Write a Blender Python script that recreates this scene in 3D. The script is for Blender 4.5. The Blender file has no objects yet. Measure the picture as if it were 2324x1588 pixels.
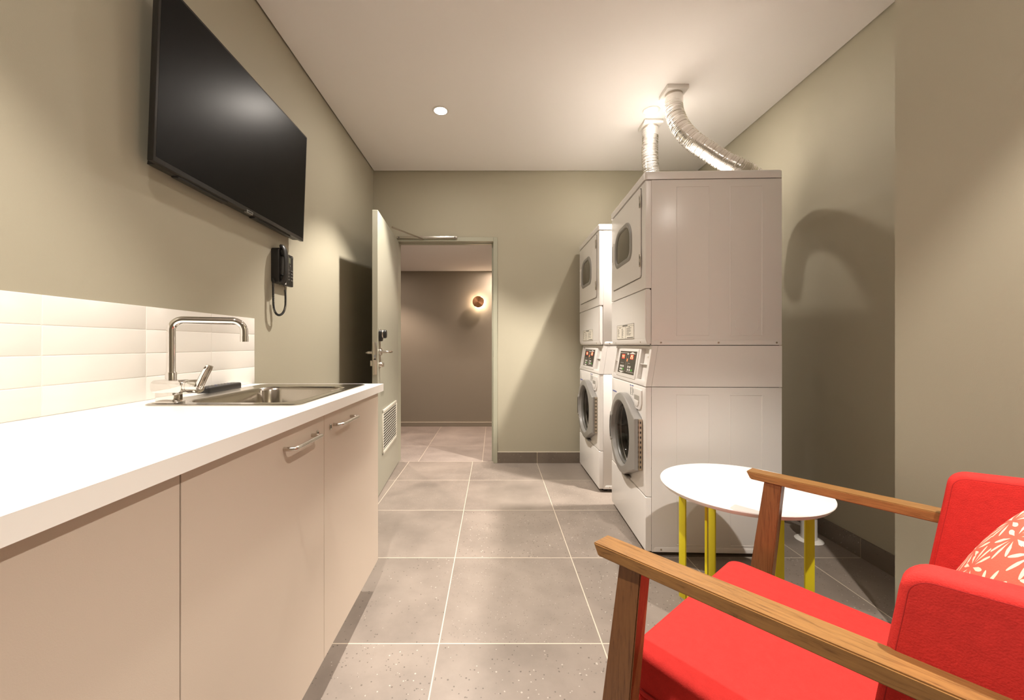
import bpy, bmesh, math, random
from mathutils import Vector, Matrix, noise
random.seed(7)
sc = bpy.context.scene
COL = sc.collection
PI = math.pi
R_ = math.radians

# ------------------------------------------------------------------ camera, world, lights, exposure
F_PX = 918.0
cd = bpy.data.cameras.new('camera'); cam = bpy.data.objects.new('camera', cd); COL.objects.link(cam)
cam.location = (0, 0, 1.097); cam.rotation_euler = (R_(90), 0, 0)
cd.sensor_fit = 'HORIZONTAL'; cd.sensor_width = 36.0; cd.lens = 36.0 * F_PX / 2324
cd.shift_x = (1162 - 1122) / 2324; cd.shift_y = (783 - 794) / 2324
cd.clip_start = 0.02
sc.camera = cam
w = bpy.data.worlds.new('world'); sc.world = w; w.use_nodes = True
w.node_tree.nodes['Background'].inputs[0].default_value = (1, .9, .78, 1)
w.node_tree.nodes['Background'].inputs[1].default_value = 0.0
sc.view_settings.view_transform = 'Standard'
sc.view_settings.look = 'None'
sc.view_settings.exposure = 0.42
sc.view_settings.gamma = 1.0
sc.view_settings.use_curve_mapping = False
sc.cycles.use_denoising = True
sc.cycles.max_bounces = 12
sc.cycles.diffuse_bounces = 8
sc.cycles.glossy_bounces = 5
sc.cycles.transparent_max_bounces = 12
sc.cycles.caustics_reflective = True
sc.cycles.caustics_refractive = False
sc.cycles.sample_clamp_indirect = 6.0
CEIL = 2.72
WARM = (1.0, .914, .822)
PINK = (1.0, .77, .63)
LAMPS = [  # x, y, z, watts, colour, label
    (-.372, 2.80, CEIL, 190, WARM, 'round recessed downlight glowing in the ceiling left of the ducts'),
    (1.085, 2.80, CEIL, 350, WARM, 'recessed downlight between the two exhaust duct outlets'),
    (1.05, .36, CEIL, 190, WARM, 'recessed downlight above the red armchair'),
    (-.372, .36, CEIL, 140, WARM, 'recessed downlight above the near end of the worktop'),
]
HALL_LAMPS = [
    (.03, 5.26, 2.098, 9, PINK, 'hallway downlight close to the copper wall light'),
    (.76, 4.80, 2.098, 62, PINK, 'hallway downlight beyond the right door jamb'),
    (-1.47, 4.80, 2.098, 62, PINK, 'hallway downlight beyond the open door'),
]
def spot(parent, x, y, z, watts, col, size=97, blend=.38, rad=.024, spill=7, tilt=0):
    ld = bpy.data.lights.new('lamp', 'SPOT'); ld.energy = watts; ld.color = col
    ld.spot_size = R_(size); ld.spot_blend = blend; ld.shadow_soft_size = rad
    lo = bpy.data.objects.new('lamp', ld); COL.objects.link(lo); lo.parent = parent
    lo.location = (0, 0, -.012); lo.rotation_euler = (0, R_(tilt), 0)
    if spill:
        ad = bpy.data.lights.new('lamp', 'AREA'); ad.shape = 'DISK'; ad.size = .075; ad.energy = spill; ad.color = col
        ao = bpy.data.objects.new('lamp', ad); COL.objects.link(ao); ao.parent = parent; ao.location = (0, 0, -.010)

# ------------------------------------------------------------------ materials
def lin(c):
    return tuple(((v / 255) / 12.92 if v / 255 <= .04045 else (((v / 255) + .055) / 1.055) ** 2.4) for v in c) + (1,)
MATS = {}
def mat(name, col, rough=.5, metal=0.0, bump=0.0, bscale=200, spec=.5, sheen=0.0, coat=0.0, vary=0.0, vscale=3, emit=None, estr=0):
    if name in MATS: return MATS[name]
    m = bpy.data.materials.new(name); m.use_nodes = True; nt = m.node_tree; b = nt.nodes['Principled BSDF']
    c = col if len(col) == 4 else (*col, 1)
    b.inputs['Base Color'].default_value = c
    b.inputs['Roughness'].default_value = rough; b.inputs['Metallic'].default_value = metal
    b.inputs['Specular IOR Level'].default_value = spec
    if sheen: b.inputs['Sheen Weight'].default_value = sheen; b.inputs['Sheen Roughness'].default_value = .5; b.inputs['Sheen Tint'].default_value = c
    if coat: b.inputs['Coat Weight'].default_value = coat; b.inputs['Coat Roughness'].default_value = .06
    tc = nt.nodes.new('ShaderNodeTexCoord')
    n = nt.nodes.new('ShaderNodeTexNoise'); n.inputs['Scale'].default_value = bscale; n.inputs['Detail'].default_value = 3
    nt.links.new(tc.outputs['Object'], n.inputs['Vector'])
    if bump:
        bp = nt.nodes.new('ShaderNodeBump'); bp.inputs['Strength'].default_value = bump; bp.inputs['Distance'].default_value = .001
        nt.links.new(n.outputs['Fac'], bp.inputs['Height']); nt.links.new(bp.outputs['Normal'], b.inputs['Normal'])
    if vary:
        n2 = nt.nodes.new('ShaderNodeTexNoise'); n2.inputs['Scale'].default_value = vscale; n2.inputs['Detail'].default_value = 4
        nt.links.new(tc.outputs['Object'], n2.inputs['Vector'])
        mx = nt.nodes.new('ShaderNodeMix'); mx.data_type = 'RGBA'
        mx.inputs['A'].default_value = tuple(v * (1 - vary) for v in c[:3]) + (1,)
        mx.inputs['B'].default_value = tuple(min(1, v * (1 + vary)) for v in c[:3]) + (1,)
        nt.links.new(n2.outputs['Fac'], mx.inputs['Factor']); nt.links.new(mx.outputs['Result'], b.inputs['Base Color'])
    if emit:
        b.inputs['Emission Color'].default_value = (*emit, 1); b.inputs['Emission Strength'].default_value = estr
    MATS[name] = m; return m

def tile_mat(name, ox, oy, sx=.6, sy=.6, col=(.240, .202, .172), grout=(.54, .47, .38), axes='XY', gw=.0022):
    m = bpy.data.materials.new(name); m.use_nodes = True; nt = m.node_tree; L = nt.links.new; N = nt.nodes.new
    b = nt.nodes['Principled BSDF']
    g = N('ShaderNodeNewGeometry'); sp = N('ShaderNodeSeparateXYZ'); L(g.outputs['Position'], sp.inputs[0])
    def math_(op, a, bb=None, cc=None):
        q = N('ShaderNodeMath'); q.operation = op
        for i, v in enumerate((a, bb, cc)):
            if v is None: continue
            if isinstance(v, (int, float)): q.inputs[i].default_value = v
            else: L(v, q.inputs[i])
        return q.outputs[0]
    outs = []; cells = []
    for ax, o, s in ((axes[0], ox, sx), (axes[1], oy, sy)):
        v = math_('DIVIDE', math_('SUBTRACT', sp.outputs[ax], o), s)
        cells.append(math_('FLOOR', v))
        fr = math_('FRACT', v)
        d = math_('MULTIPLY', math_('MINIMUM', fr, math_('SUBTRACT', 1, fr)), s)
        outs.append(d)
    dmin = math_('MINIMUM', outs[0], outs[1])
    gm = math_('LESS_THAN', dmin, gw)
    cell = N('ShaderNodeCombineXYZ'); L(cells[0], cell.inputs[0]); L(cells[1], cell.inputs[1])
    wn = N('ShaderNodeTexWhiteNoise'); wn.noise_dimensions = '3D'; L(cell.outputs[0], wn.inputs['Vector'])
    # cloudy body
    off = N('ShaderNodeVectorMath'); off.operation = 'MULTIPLY_ADD'; L(wn.outputs['Color'], off.inputs[0])
    off.inputs[1].default_value = (40, 40, 40); L(g.outputs['Position'], off.inputs[2])
    n1 = N('ShaderNodeTexNoise'); n1.inputs['Scale'].default_value = 3.5; n1.inputs['Detail'].default_value = 7; n1.inputs['Roughness'].default_value = .62
    L(off.outputs[0], n1.inputs['Vector'])
    r1 = N('ShaderNodeValToRGB'); r1.color_ramp.elements[0].position = .32; r1.color_ramp.elements[1].position = .72
    r1.color_ramp.elements[0].color = (*[v * .80 for v in col], 1); r1.color_ramp.elements[1].color = (*[v * 1.16 for v in col], 1)
    L(n1.outputs['Fac'], r1.inputs[0])
    # patchy mask for flecks
    n2 = N('ShaderNodeTexNoise'); n2.inputs['Scale'].default_value = 5; n2.inputs['Detail'].default_value = 3; L(off.outputs[0], n2.inputs['Vector'])
    vor = N('ShaderNodeTexVoronoi'); vor.inputs['Scale'].default_value = 150; L(off.outputs[0], vor.inputs['Vector'])
    sp2 = N('ShaderNodeSeparateColor'); L(vor.outputs['Color'], sp2.inputs[0])
    thr = math_('MULTIPLY_ADD', n2.outputs['Fac'], .55, -.06)
    size = math_('MULTIPLY', math_('POWER', sp2.outputs[2], 3), .42)
    dot = math_('LESS_THAN', vor.outputs['Distance'], math_('ADD', size, .10))
    white = math_('MULTIPLY', dot, math_('GREATER_THAN', math_('ADD', sp2.outputs[0], math_('MULTIPLY', thr, .5)), 1.06))
    dark = math_('MULTIPLY', dot, math_('LESS_THAN', math_('SUBTRACT', sp2.outputs[1], math_('MULTIPLY', thr, .35)), .03))
    def mix(fac, a, bcol):
        q = N('ShaderNodeMix'); q.data_type = 'RGBA'; L(fac, q.inputs['Factor']) if not isinstance(fac, float) else None
        L(a, q.inputs['A']) if not isinstance(a, tuple) else None
        if isinstance(bcol, tuple): q.inputs['B'].default_value = bcol
        else: L(bcol, q.inputs['B'])
        return q.outputs['Result']
    c = mix(math_('MULTIPLY', white, .5), r1.outputs[0], (.62, .56, .49, 1))
    c = mix(math_('MULTIPLY', dark, .75), c, (.07, .055, .045, 1))
    # per tile tone
    hv = N('ShaderNodeHueSaturation'); L(c, hv.inputs['Color']); L(math_('MULTIPLY_ADD', wn.outputs['Value'], .14, .93), hv.inputs['Value'])
    c = mix(gm, hv.outputs[0], (*grout, 1))
    L(c, b.inputs['Base Color'])
    L(math_('MULTIPLY_ADD', n1.outputs['Fac'], .22, .30), b.inputs['Roughness'])
    bp = N('ShaderNodeBump'); bp.inputs['Strength'].default_value = .35; bp.inputs['Distance'].default_value = .0015
    hh = math_('SUBTRACT', math_('MULTIPLY', n1.outputs['Fac'], .3), math_('MULTIPLY', gm, .8))
    L(hh, bp.inputs['Height']); L(bp.outputs['Normal'], b.inputs['Normal'])
    MATS[name] = m; return m

def wood_mat(name, stretch, col=(.29, .145, .046), dark=(.11, .047, .014)):
    m = bpy.data.materials.new(name); m.use_nodes = True; nt = m.node_tree; L = nt.links.new; N = nt.nodes.new
    b = nt.nodes['Principled BSDF']
    tc = N('ShaderNodeTexCoord'); mp = N('ShaderNodeMapping'); mp.inputs['Scale'].default_value = stretch
    L(tc.outputs['Object'], mp.inputs[0])
    n = N('ShaderNodeTexNoise'); n.inputs['Scale'].default_value = 1.0; n.inputs['Detail'].default_value = 8; n.inputs['Roughness'].default_value = .7; n.inputs['Distortion'].default_value = .6
    L(mp.outputs[0], n.inputs['Vector'])
    r = N('ShaderNodeValToRGB'); r.color_ramp.elements[0].position = .30; r.color_ramp.elements[1].position = .62
    r.color_ramp.elements[0].color = (*dark, 1); r.color_ramp.elements[1].color = (*col, 1)
    e = r.color_ramp.elements.new(.46); e.color = (*[(a * .72 + d * .28) for a, d in zip(col, dark)], 1)
    L(n.outputs['Fac'], r.inputs[0]); L(r.outputs[0], b.inputs['Base Color'])
    b.inputs['Roughness'].default_value = .38
    bp = N('ShaderNodeBump'); bp.inputs['Strength'].default_value = .25; bp.inputs['Distance'].default_value = .0008
    L(n.outputs['Fac'], bp.inputs['Height']); L(bp.outputs['Normal'], b.inputs['Normal'])
    MATS[name] = m; return m

def fabric_mat(name, col):
    m = bpy.data.materials.new(name); m.use_nodes = True; nt = m.node_tree; L = nt.links.new; N = nt.nodes.new
    b = nt.nodes['Principled BSDF']; tc = N('ShaderNodeTexCoord')
    n = N('ShaderNodeTexNoise'); n.inputs['Scale'].default_value = 420; n.inputs['Detail'].default_value = 4; L(tc.outputs['Object'], n.inputs['Vector'])
    n2 = N('ShaderNodeTexNoise'); n2.inputs['Scale'].default_value = 60; n2.inputs['Detail'].default_value = 5; L(tc.outputs['Object'], n2.inputs['Vector'])
    ad = N('ShaderNodeMath'); ad.operation = 'ADD'; L(n.outputs['Fac'], ad.inputs[0]); L(n2.outputs['Fac'], ad.inputs[1])
    r = N('ShaderNodeValToRGB'); r.color_ramp.elements[0].position = .3; r.color_ramp.elements[1].position = .75
    dv = N('ShaderNodeMath'); dv.operation = 'MULTIPLY'; dv.inputs[1].default_value = .5; L(ad.outputs[0], dv.inputs[0])
    r.color_ramp.elements[0].color = (*[v * .86 for v in col], 1); r.color_ramp.elements[1].color = (*[min(1, v * 1.1) for v in col], 1)
    L(dv.outputs[0], r.inputs[0]); L(r.outputs[0], b.inputs['Base Color'])
    b.inputs['Roughness'].default_value = .95; b.inputs['Specular IOR Level'].default_value = .15
    b.inputs['Sheen Weight'].default_value = .10; b.inputs['Sheen Roughness'].default_value = .45
    b.inputs['Sheen Tint'].default_value = (*[min(1, v * 1.2) for v in col], 1)
    bp = N('ShaderNodeBump'); bp.inputs['Strength'].default_value = .5; bp.inputs['Distance'].default_value = .0015
    L(ad.outputs[0], bp.inputs['Height']); L(bp.outputs['Normal'], b.inputs['Normal'])
    MATS[name] = m; return m

def glass_mat(name, tint=(1, 1, 1), rough=.02):
    m = bpy.data.materials.new(name); m.use_nodes = True; nt = m.node_tree; L = nt.links.new; N = nt.nodes.new
    nt.nodes.remove(nt.nodes['Principled BSDF']); out = nt.nodes['Material Output']
    t = N('ShaderNodeBsdfTransparent'); t.inputs[0].default_value = (*tint, 1)
    g = N('ShaderNodeBsdfGlossy'); g.inputs['Roughness'].default_value = rough
    lw = N('ShaderNodeLayerWeight'); lw.inputs[0].default_value = .5
    pw_ = N('ShaderNodeMath'); pw_.operation = 'POWER'; pw_.inputs[1].default_value = 5; L(lw.outputs['Facing'], pw_.inputs[0])
    fr = N('ShaderNodeMath'); fr.operation = 'MULTIPLY_ADD'; fr.inputs[1].default_value = .85; fr.inputs[2].default_value = .045; L(pw_.outputs[0], fr.inputs[0])
    mx = N('ShaderNodeMixShader'); L(fr.outputs[0], mx.inputs[0]); L(t.outputs[0], mx.inputs[1]); L(g.outputs[0], mx.inputs[2])
    L(mx.outputs[0], out.inputs[0]); MATS[name] = m; return m

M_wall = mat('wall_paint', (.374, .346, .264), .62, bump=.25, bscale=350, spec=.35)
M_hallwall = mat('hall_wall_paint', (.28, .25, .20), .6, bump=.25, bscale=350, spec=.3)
M_ceil = mat('ceiling_paint', (.80, .775, .745), .8, spec=.2)
M_gap = mat('shadow_gap', (.10, .085, .06), .8)
M_door = mat('door_paint', (.34, .33, .262), .38, bump=.08, bscale=300)
M_frame = mat('frame_paint', (.35, .345, .265), .4)
M_cab = mat('cabinet_laminate', (.57, .48, .395), .42, bump=.1, bscale=500)
M_white = mat('worktop_laminate', (.86, .84, .80), .32)
M_wtile = mat('glazed_tile', (.82, .795, .75), .14, bump=.25, bscale=14)
M_grout = mat('wall_grout', (.80, .77, .72), .8)
M_enamel = mat('white_enamel', (.74, .715, .69), .28, spec=.5)
M_enameldk = mat('seam_dark', (.03, .028, .026), .7)
M_greyplastic = mat('grey_plastic', (.27, .26, .245), .32)
M_greydk = mat('dark_grey_plastic', (.10, .095, .085), .4)
M_drum = mat('drum_dark', (.022, .019, .016), .35)
M_black = mat('black_plastic', (.012, .011, .010), .38)
M_blackgl = mat('black_gloss', (.004, .004, .004), .12)
M_screen = mat('screen_panel', (.0015, .0015, .0015), .33, spec=.5)
M_screen.node_tree.nodes['Principled BSDF'].inputs['IOR'].default_value = 1.2
M_steel = mat('brushed_steel', (.60, .56, .50), .27, metal=1, bump=.1, bscale=250)
M_sink = mat('sink_steel', (.52, .48, .42), .17, metal=1, bump=.08, bscale=200)
M_chrome = mat('chrome', (.82, .80, .78), .05, metal=1)
M_foil = mat('aluminium_foil', (.90, .88, .85), .22, metal=1, bump=.25, bscale=60)
M_yellow = mat('yellow_powder_coat', (.70, .60, .008), .45, bump=.1, bscale=400)
M_tabletop = mat('table_laminate', (.86, .845, .82), .4)
M_copper = mat('brushed_copper', (.72, .36, .19), .26, metal=1, bump=.2, bscale=150)
_nt = M_copper.node_tree; _b = _nt.nodes['Principled BSDF']; _b.inputs['Anisotropic'].default_value = .85
_tg = _nt.nodes.new('ShaderNodeTangent'); _tg.direction_type = 'RADIAL'; _tg.axis = 'Y'; _nt.links.new(_tg.outputs[0], _b.inputs['Tangent'])
M_led = mat('led_strip', (1, 1, 1), .5, emit=(1, .80, .58), estr=12)
M_lens = mat('downlight_lens', (1, 1, 1), .5, emit=(1, .93, .82), estr=30)
M_red = fabric_mat('red_wool', (.58, .035, .030))
M_piping = mat('seam_thread', (.34, .008, .008), .9)
M_woodY = wood_mat('oak_arm', (160, 14, 160))
M_woodZ = wood_mat('oak_leg_shaded', (160, 160, 12), col=(.20, .085, .028), dark=(.085, .030, .010))  # leg oak darkened: the shading of the legs is put into the colour
M_plastic_w = mat('white_plastic', (.72, .70, .66), .35)
M_redled = mat('red_led', (.2, 0, 0), .5, emit=(1, .05, .03), estr=4)
M_orled = mat('orange_led', (.2, .05, 0), .5, emit=(1, .2, .06), estr=1.2)
M_green = mat('green_key', (.08, .42, .06), .5)
M_keyw = mat('white_key', (.68, .66, .62), .5)
M_ink = mat('print_ink', (.03, .028, .026), .7)
M_blue = mat('blue_print', (.03, .06, .32), .6)
M_paper = mat('label_paper', (.66, .62, .54), .55)
M_lcd = mat('lcd', (.10, .105, .07), .3)
M_glass = glass_mat('door_glass', (.55, .53, .48))
M_winglass = glass_mat('window_glass', (.62, .60, .52))
M_hose = mat('grey_hose', (.33, .31, .28), .5)
M_silverlab = mat('silver_badge', (.30, .30, .29), .4, metal=1)
M_floor = tile_mat('floor_tile', -.2036, 2.088)
M_hallfloor = tile_mat('hall_floor_tile', -.113, 3.812, .604, .598, col=(.29, .245, .215))
M_skirtY = tile_mat('skirting_tile_far', .398, -1, .6, 50, col=(.155, .125, .098), axes='XZ', grout=(.5, .42, .3), gw=.0018)
M_skirtX = tile_mat('skirting_tile_right', 2.088, -1, .6, 50, col=(.155, .125, .098), axes='YZ', grout=(.30, .25, .17), gw=.0018)
M_caulk = mat('caulk_line', (.62, .56, .46), .7)

# ------------------------------------------------------------------ geometry helpers
WM = {}
def xf(bm0, bm, M=None):
    if M is not None: bm0.transform(M)
    me = bpy.data.meshes.new('tmp'); bm0.to_mesh(me); bm0.free(); bm.from_mesh(me); bpy.data.meshes.remove(me)
def box(bm, x0, x1, y0, y1, z0, z1, bev=0, seg=2, M=None, mi=0):
    b = bmesh.new(); bmesh.ops.create_cube(b, size=1)
    for v in b.verts:
        v.co = Vector(((x0 + x1) / 2 + v.co.x * (x1 - x0), (y0 + y1) / 2 + v.co.y * (y1 - y0), (z0 + z1) / 2 + v.co.z * (z1 - z0)))
    if bev: bmesh.ops.bevel(b, geom=b.edges[:], offset=bev, segments=seg, profile=.5, affect='EDGES', clamp_overlap=True)
    for f in b.faces: f.material_index = mi
    xf(b, bm, M)
def prism(bm, poly, h0, h1, M=None, bev=0, seg=2, mi=0, holes=None):
    """poly in local xy, extruded z h0..h1"""
    b = bmesh.new()
    vs = [b.verts.new((p[0], p[1], h0)) for p in poly]
    f = b.faces.new(vs)
    r = bmesh.ops.extrude_face_region(b, geom=[f])
    for v in [g for g in r['geom'] if isinstance(g, bmesh.types.BMVert)]: v.co.z = h1
    bmesh.ops.recalc_face_normals(b, faces=b.faces[:])
    if bev:
        es = [e for e in b.edges if abs(e.verts[0].co.z - e.verts[1].co.z) < 1e-7 and abs(e.verts[0].co.z - max(h0, h1)) < 1e-7]
        bmesh.ops.bevel(b, geom=es, offset=bev, segments=seg, profile=.5, affect='EDGES', clamp_overlap=True)
    for f in b.faces: f.material_index = mi
    xf(b, bm, M)
def ringloft(bm, loops, close_ends=True, mi=0, cap0=True, cap1=True):
    """list of vertex-loops (same count) -> quads"""
    rows = [[bm.verts.new(p) for p in lp] for lp in loops]
    n = len(rows[0]); fs = []
    for a, b in zip(rows, rows[1:]):
        for i in range(n):
            fs.append(bm.faces.new((a[i], a[(i + 1) % n], b[(i + 1) % n], b[i])))
    if close_ends and cap0: fs.append(bm.faces.new(rows[0][::-1]))
    if close_ends and cap1: fs.append(bm.faces.new(rows[-1]))
    for f in fs: f.material_index = mi
    return rows
def tube(bm, pts, r, seg=16, rfun=None, flat=None, M=None, cap=True):
    """sweep; r scalar or list or per-index; flat=(rw,rt,upvector) elliptical"""
    b = bmesh.new()
    P = [Vector(p) for p in pts]; n = len(P)
    T = [(P[min(i + 1, n - 1)] - P[max(i - 1, 0)]).normalized() for i in range(n)]
    up = Vector((0, 0, 1)) if abs(T[0].z) < .9 else Vector((1, 0, 0))
    if flat: up = Vector(flat)
    u = (up - T[0] * up.dot(T[0])).normalized(); loops = []
    for i in range(n):
        u = (u - T[i] * u.dot(T[i])).normalized(); v = T[i].cross(u)
        rr = r[i] if isinstance(r, (list, tuple)) else r
        ra, rb = rr if isinstance(rr, (list, tuple)) else (rr, rr)
        loops.append([P[i] + u * (ra * math.cos(2 * PI * k / seg)) + v * (rb * math.sin(2 * PI * k / seg)) for k in range(seg)])
    ringloft(b, loops, close_ends=cap)
    bmesh.ops.recalc_face_normals(b, faces=b.faces[:])
    xf(b, bm, M)
def lathe(bm, prof, M=None, seg=32, mi=0):
    """prof [(r,z)] about z axis, then M"""
    b = bmesh.new(); loops = []
    for r, z in prof:
        loops.append([Vector((max(r, 1e-5) * math.cos(2 * PI * k / seg), max(r, 1e-5) * math.sin(2 * PI * k / seg), z)) for k in range(seg)])
    ringloft(b, loops, mi=mi); bmesh.ops.recalc_face_normals(b, faces=b.faces[:])
    xf(b, bm, M)
def bez(pts, n=12):
    """Catmull-Rom through pts"""
    P = [Vector(p) for p in pts]; P = [P[0] * 2 - P[1]] + P + [P[-1] * 2 - P[-2]]; out = []
    for i in range(1, len(P) - 2):
        for k in range(n):
            t = k / n; a, b, c, d = P[i - 1], P[i], P[i + 1], P[i + 2]
            out.append(.5 * ((2 * b) + (c - a) * t + (2 * a - 5 * b + 4 * c - d) * t * t + (3 * b - a - 3 * c + d) * t ** 3))
    out.append(P[-2]); return out
def rrect(x0, x1, y0, y1, r, n=6):
    rs = r if isinstance(r, (list, tuple)) else (r,) * 4  # bl, br, tr, tl
    out = []
    for (cx, cy, a0, q) in ((x0 + rs[0], y0 + rs[0], PI, rs[0]), (x1 - rs[1], y0 + rs[1], 1.5 * PI, rs[1]), (x1 - rs[2], y1 - rs[2], 0, rs[2]), (x0 + rs[3], y1 - rs[3], .5 * PI, rs[3])):
        for k in range(n + 1):
            a = a0 + .5 * PI * k / n; out.append((cx + q * math.cos(a), cy + q * math.sin(a)))
    return out
def basis(o, x, y, z):
    x, y, z = Vector(x), Vector(y), Vector(z)
    return Matrix(((x.x, y.x, z.x, o[0]), (x.y, y.y, z.y, o[1]), (x.z, y.z, z.z, o[2]), (0, 0, 0, 1)))
def mk(name, bm, mats, parent=None, smooth=35, world=True, label=None):
    """one mesh object; bm given in world coordinates (world=True) or in the coordinates of the parent thing"""
    me = bpy.data.meshes.new(name)
    if parent is not None and world: bm.transform(WM[parent.name].inverted())
    bm.to_mesh(me); bm.free()
    for m in (mats if isinstance(mats, (list, tuple)) else [mats]): me.materials.append(m)
    if smooth:
        for p in me.polygons: p.use_smooth = True
        me.set_sharp_from_angle(angle=R_(smooth))
    o = bpy.data.objects.new(name, me); COL.objects.link(o)
    if parent is not None: o.parent = parent; WM[o.name] = WM[parent.name]
    else: WM[o.name] = Matrix.Identity(4)
    if label: o['label'] = label
    return o
def thing(name, label, cat, loc=(0, 0, 0), rotz=0, group=None):
    o = bpy.data.objects.new(name, None); COL.objects.link(o); o.empty_display_size = .1
    o.location = loc; o.rotation_euler = (0, 0, rotz); o['label'] = label; o['category'] = cat
    if group: o['group'] = group
    WM[o.name] = Matrix.Translation(loc) @ Matrix.Rotation(rotz, 4, 'Z'); return o
def tag(o, label, cat, group=None, kind=None):
    o['label'] = label; o['category'] = cat
    if group: o['group'] = group
    if kind: o['kind'] = kind
    return o
def center_origin(o):
    """put the origin of a one-mesh thing at its base centre"""
    me = o.data; xs = [v.co for v in me.vertices]
    c = Vector(((min(v.x for v in xs) + max(v.x for v in xs)) / 2, (min(v.y for v in xs) + max(v.y for v in xs)) / 2, min(v.z for v in xs)))
    me.transform(Matrix.Translation(-c)); o.location = c
def struct(name, bm, m, parent=None, label=None, smooth=0):
    o = mk(name, bm, m, parent, smooth=smooth); o['kind'] = 'structure'
    if label: o['label'] = label
    return o
def nb(): return bmesh.new()

# ------------------------------------------------------------------ room shell
XL, XR, YF, XN, YN, YB = -1.129, 1.90, 3.772, 1.54, 1.555, -1.9
HC = 2.098; HY = 5.47
bm = nb(); box(bm, XL - .1, XR + .1, YB - .1, 3.81, -.05, 0); struct('floor', bm, M_floor, label='grey speckled square floor tiles with pale grout')
bm = nb(); box(bm, -3.2, 2.6, 3.81, HY + .1, -.05, 0); struct('floor_hallway', bm, M_hallfloor, label='hallway floor tiles beyond the open door')
bm = nb(); box(bm, XL - .1, XL, YB - .1, YF + .1, -.05, 2.80); struct('wall_left', bm, M_wall)
bm = nb(); box(bm, XR, XR + .1, YN - .05, YF + .1, -.05, 2.80); struct('wall_right', bm, M_wall)
bm = nb(); box(bm, XN, XR + .1, YB - .1, YN, -.05, 2.80); struct('wall_side', bm, M_wall, label='nearer wall section that steps out on the right')
bm = nb(); box(bm, XL - .1, XR + .1, YB - .1, YB, -.05, 2.80); struct('wall_back', bm, M_wall)
DX0, DX1, DH = -.898, -.010, 2.062
bm = nb()
box(bm, XL - .1, DX0 - .038, YF, YF + .10, -.05, 2.80)
box(bm, DX1 + .038, XR + .1, YF, YF + .10, -.05, 2.80)
box(bm, DX0 - .038, DX1 + .038, YF, YF + .10, DH + .038, 2.80)
struct('wall_far', bm, M_wall)
bm = nb(); cpoly = [(XL + .009, YB), (XN - .009, YB), (XN - .009, YN + .009), (XR - .009, YN + .009), (XR - .009, YF - .009), (XL + .009, YF - .009)]
prism(bm, cpoly, CEIL, CEIL + .010); struct('ceiling', bm, M_ceil, label='flat white ceiling')
bm = nb(); box(bm, XL - .05, XR + .05, YB - .05, YF + .05, CEIL + .018, CEIL + .07); struct('trim_1', bm, M_gap, label='dark shadow gap around the ceiling edge')
# skirting
bm = nb(); box(bm, DX1 + .038, XR, YF - .010, YF, 0, .10, .001); struct('baseboard_far', bm, M_skirtY)
bm = nb(); box(bm, DX1 + .038, XR, YF - .006, YF, .1002, .1035); struct('trim_2', bm, M_caulk, label='pale caulk line above the far tile skirting')
bm = nb(); box(bm, XR - .010, XR, YN, YF - .010, 0, .10, .001); struct('baseboard_right', bm, M_skirtX)
# hallway
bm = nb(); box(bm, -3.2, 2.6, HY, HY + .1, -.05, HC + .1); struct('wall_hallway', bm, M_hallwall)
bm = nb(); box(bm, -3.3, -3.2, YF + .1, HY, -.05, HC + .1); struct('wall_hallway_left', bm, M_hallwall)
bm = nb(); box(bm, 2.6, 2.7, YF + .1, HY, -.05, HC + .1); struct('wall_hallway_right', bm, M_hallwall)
bm = nb(); box(bm, -3.2, 2.6, YF + .10, HY, HC, HC + .1); struct('ceiling_hallway', bm, M_ceil, label='low hallway ceiling seen through the doorway')
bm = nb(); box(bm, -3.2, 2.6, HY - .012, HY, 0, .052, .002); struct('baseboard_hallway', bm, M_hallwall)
bm = nb(); box(bm, -3.2, 2.6, HY - .013, HY, .052, .058, .001); struct('trim_3', bm, M_caulk, label='pale top edge of the hallway skirting')

# door frame (steel) and door
bm = nb()
for x0, x1 in ((DX0 - .038, DX0), (DX1, DX1 + .038)):
    box(bm, x0, x1, YF - .012, YF + .112, 0, DH + .038, .002)
box(bm, DX0, DX1, YF - .012, YF + .112, DH, DH + .038, .002)
box(bm, DX1 - .014, DX1, YF + .055, YF + .112, 0, DH, .001)
box(bm, DX0, DX1 - .014, YF + .055, YF + .112, DH - .006, DH, .001)
fr = struct('door_frame_1', bm, M_frame, label='sage green steel door frame'); fr['category'] = 'door frame'
bm = nb(); box(bm, DX1 - .0015, DX1 + .001, YF + .002, YF + .022, .985, 1.045, .0005); mk('strike_plate', bm, M_steel, fr)

dl = Vector((-.835, 2.897, 0)); dh = Vector((-.893, YF - .012, 0)); du = (dh - dl).normalized(); dlen = (dh - dl).length
dn = Vector((du.y, -du.x, 0))  # towards +X (visible face)
door = thing('door_1', 'open sage green door with a louvred vent and steel lock', 'door', tuple(dh)); door['kind'] = 'structure'
DM = basis((dl.x, dl.y, 0), du, (0, 0, 1), dn)      # local: x along door from free edge, y up, z out of the visible face
bm = nb(); box(bm, 0, dlen, .008, 2.066, -.040, 0, .0015, 1, M=DM); mk('door_leaf', bm, M_door, door)
g = nb()
gx0, gx1, gz0, gz1 = .142, .742, .272, .605
for a in ((gx0, gx1, gz0, gz0 + .022), (gx0, gx1, gz1 - .022, gz1), (gx0, gx0 + .022, gz0, gz1), (gx1 - .022, gx1, gz0, gz1)):
    box(g, a[0], a[1], a[2], a[3], -.001, .009, .0015, M=DM)
for k in range(14):
    zc = gz0 + .034 + k * (gz1 - gz0 - .068) / 13
    MM = DM @ Matrix.Translation((0, zc, .003)) @ Matrix.Rotation(R_(38), 4, 'X')
    box(g, gx0 + .02, gx1 - .02, -.0088, .0088, -.0012, .0012, M=MM)
gr = mk('vent_grille', g, mat('grille_paint', (.62, .59, .50), .4), door)
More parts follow.
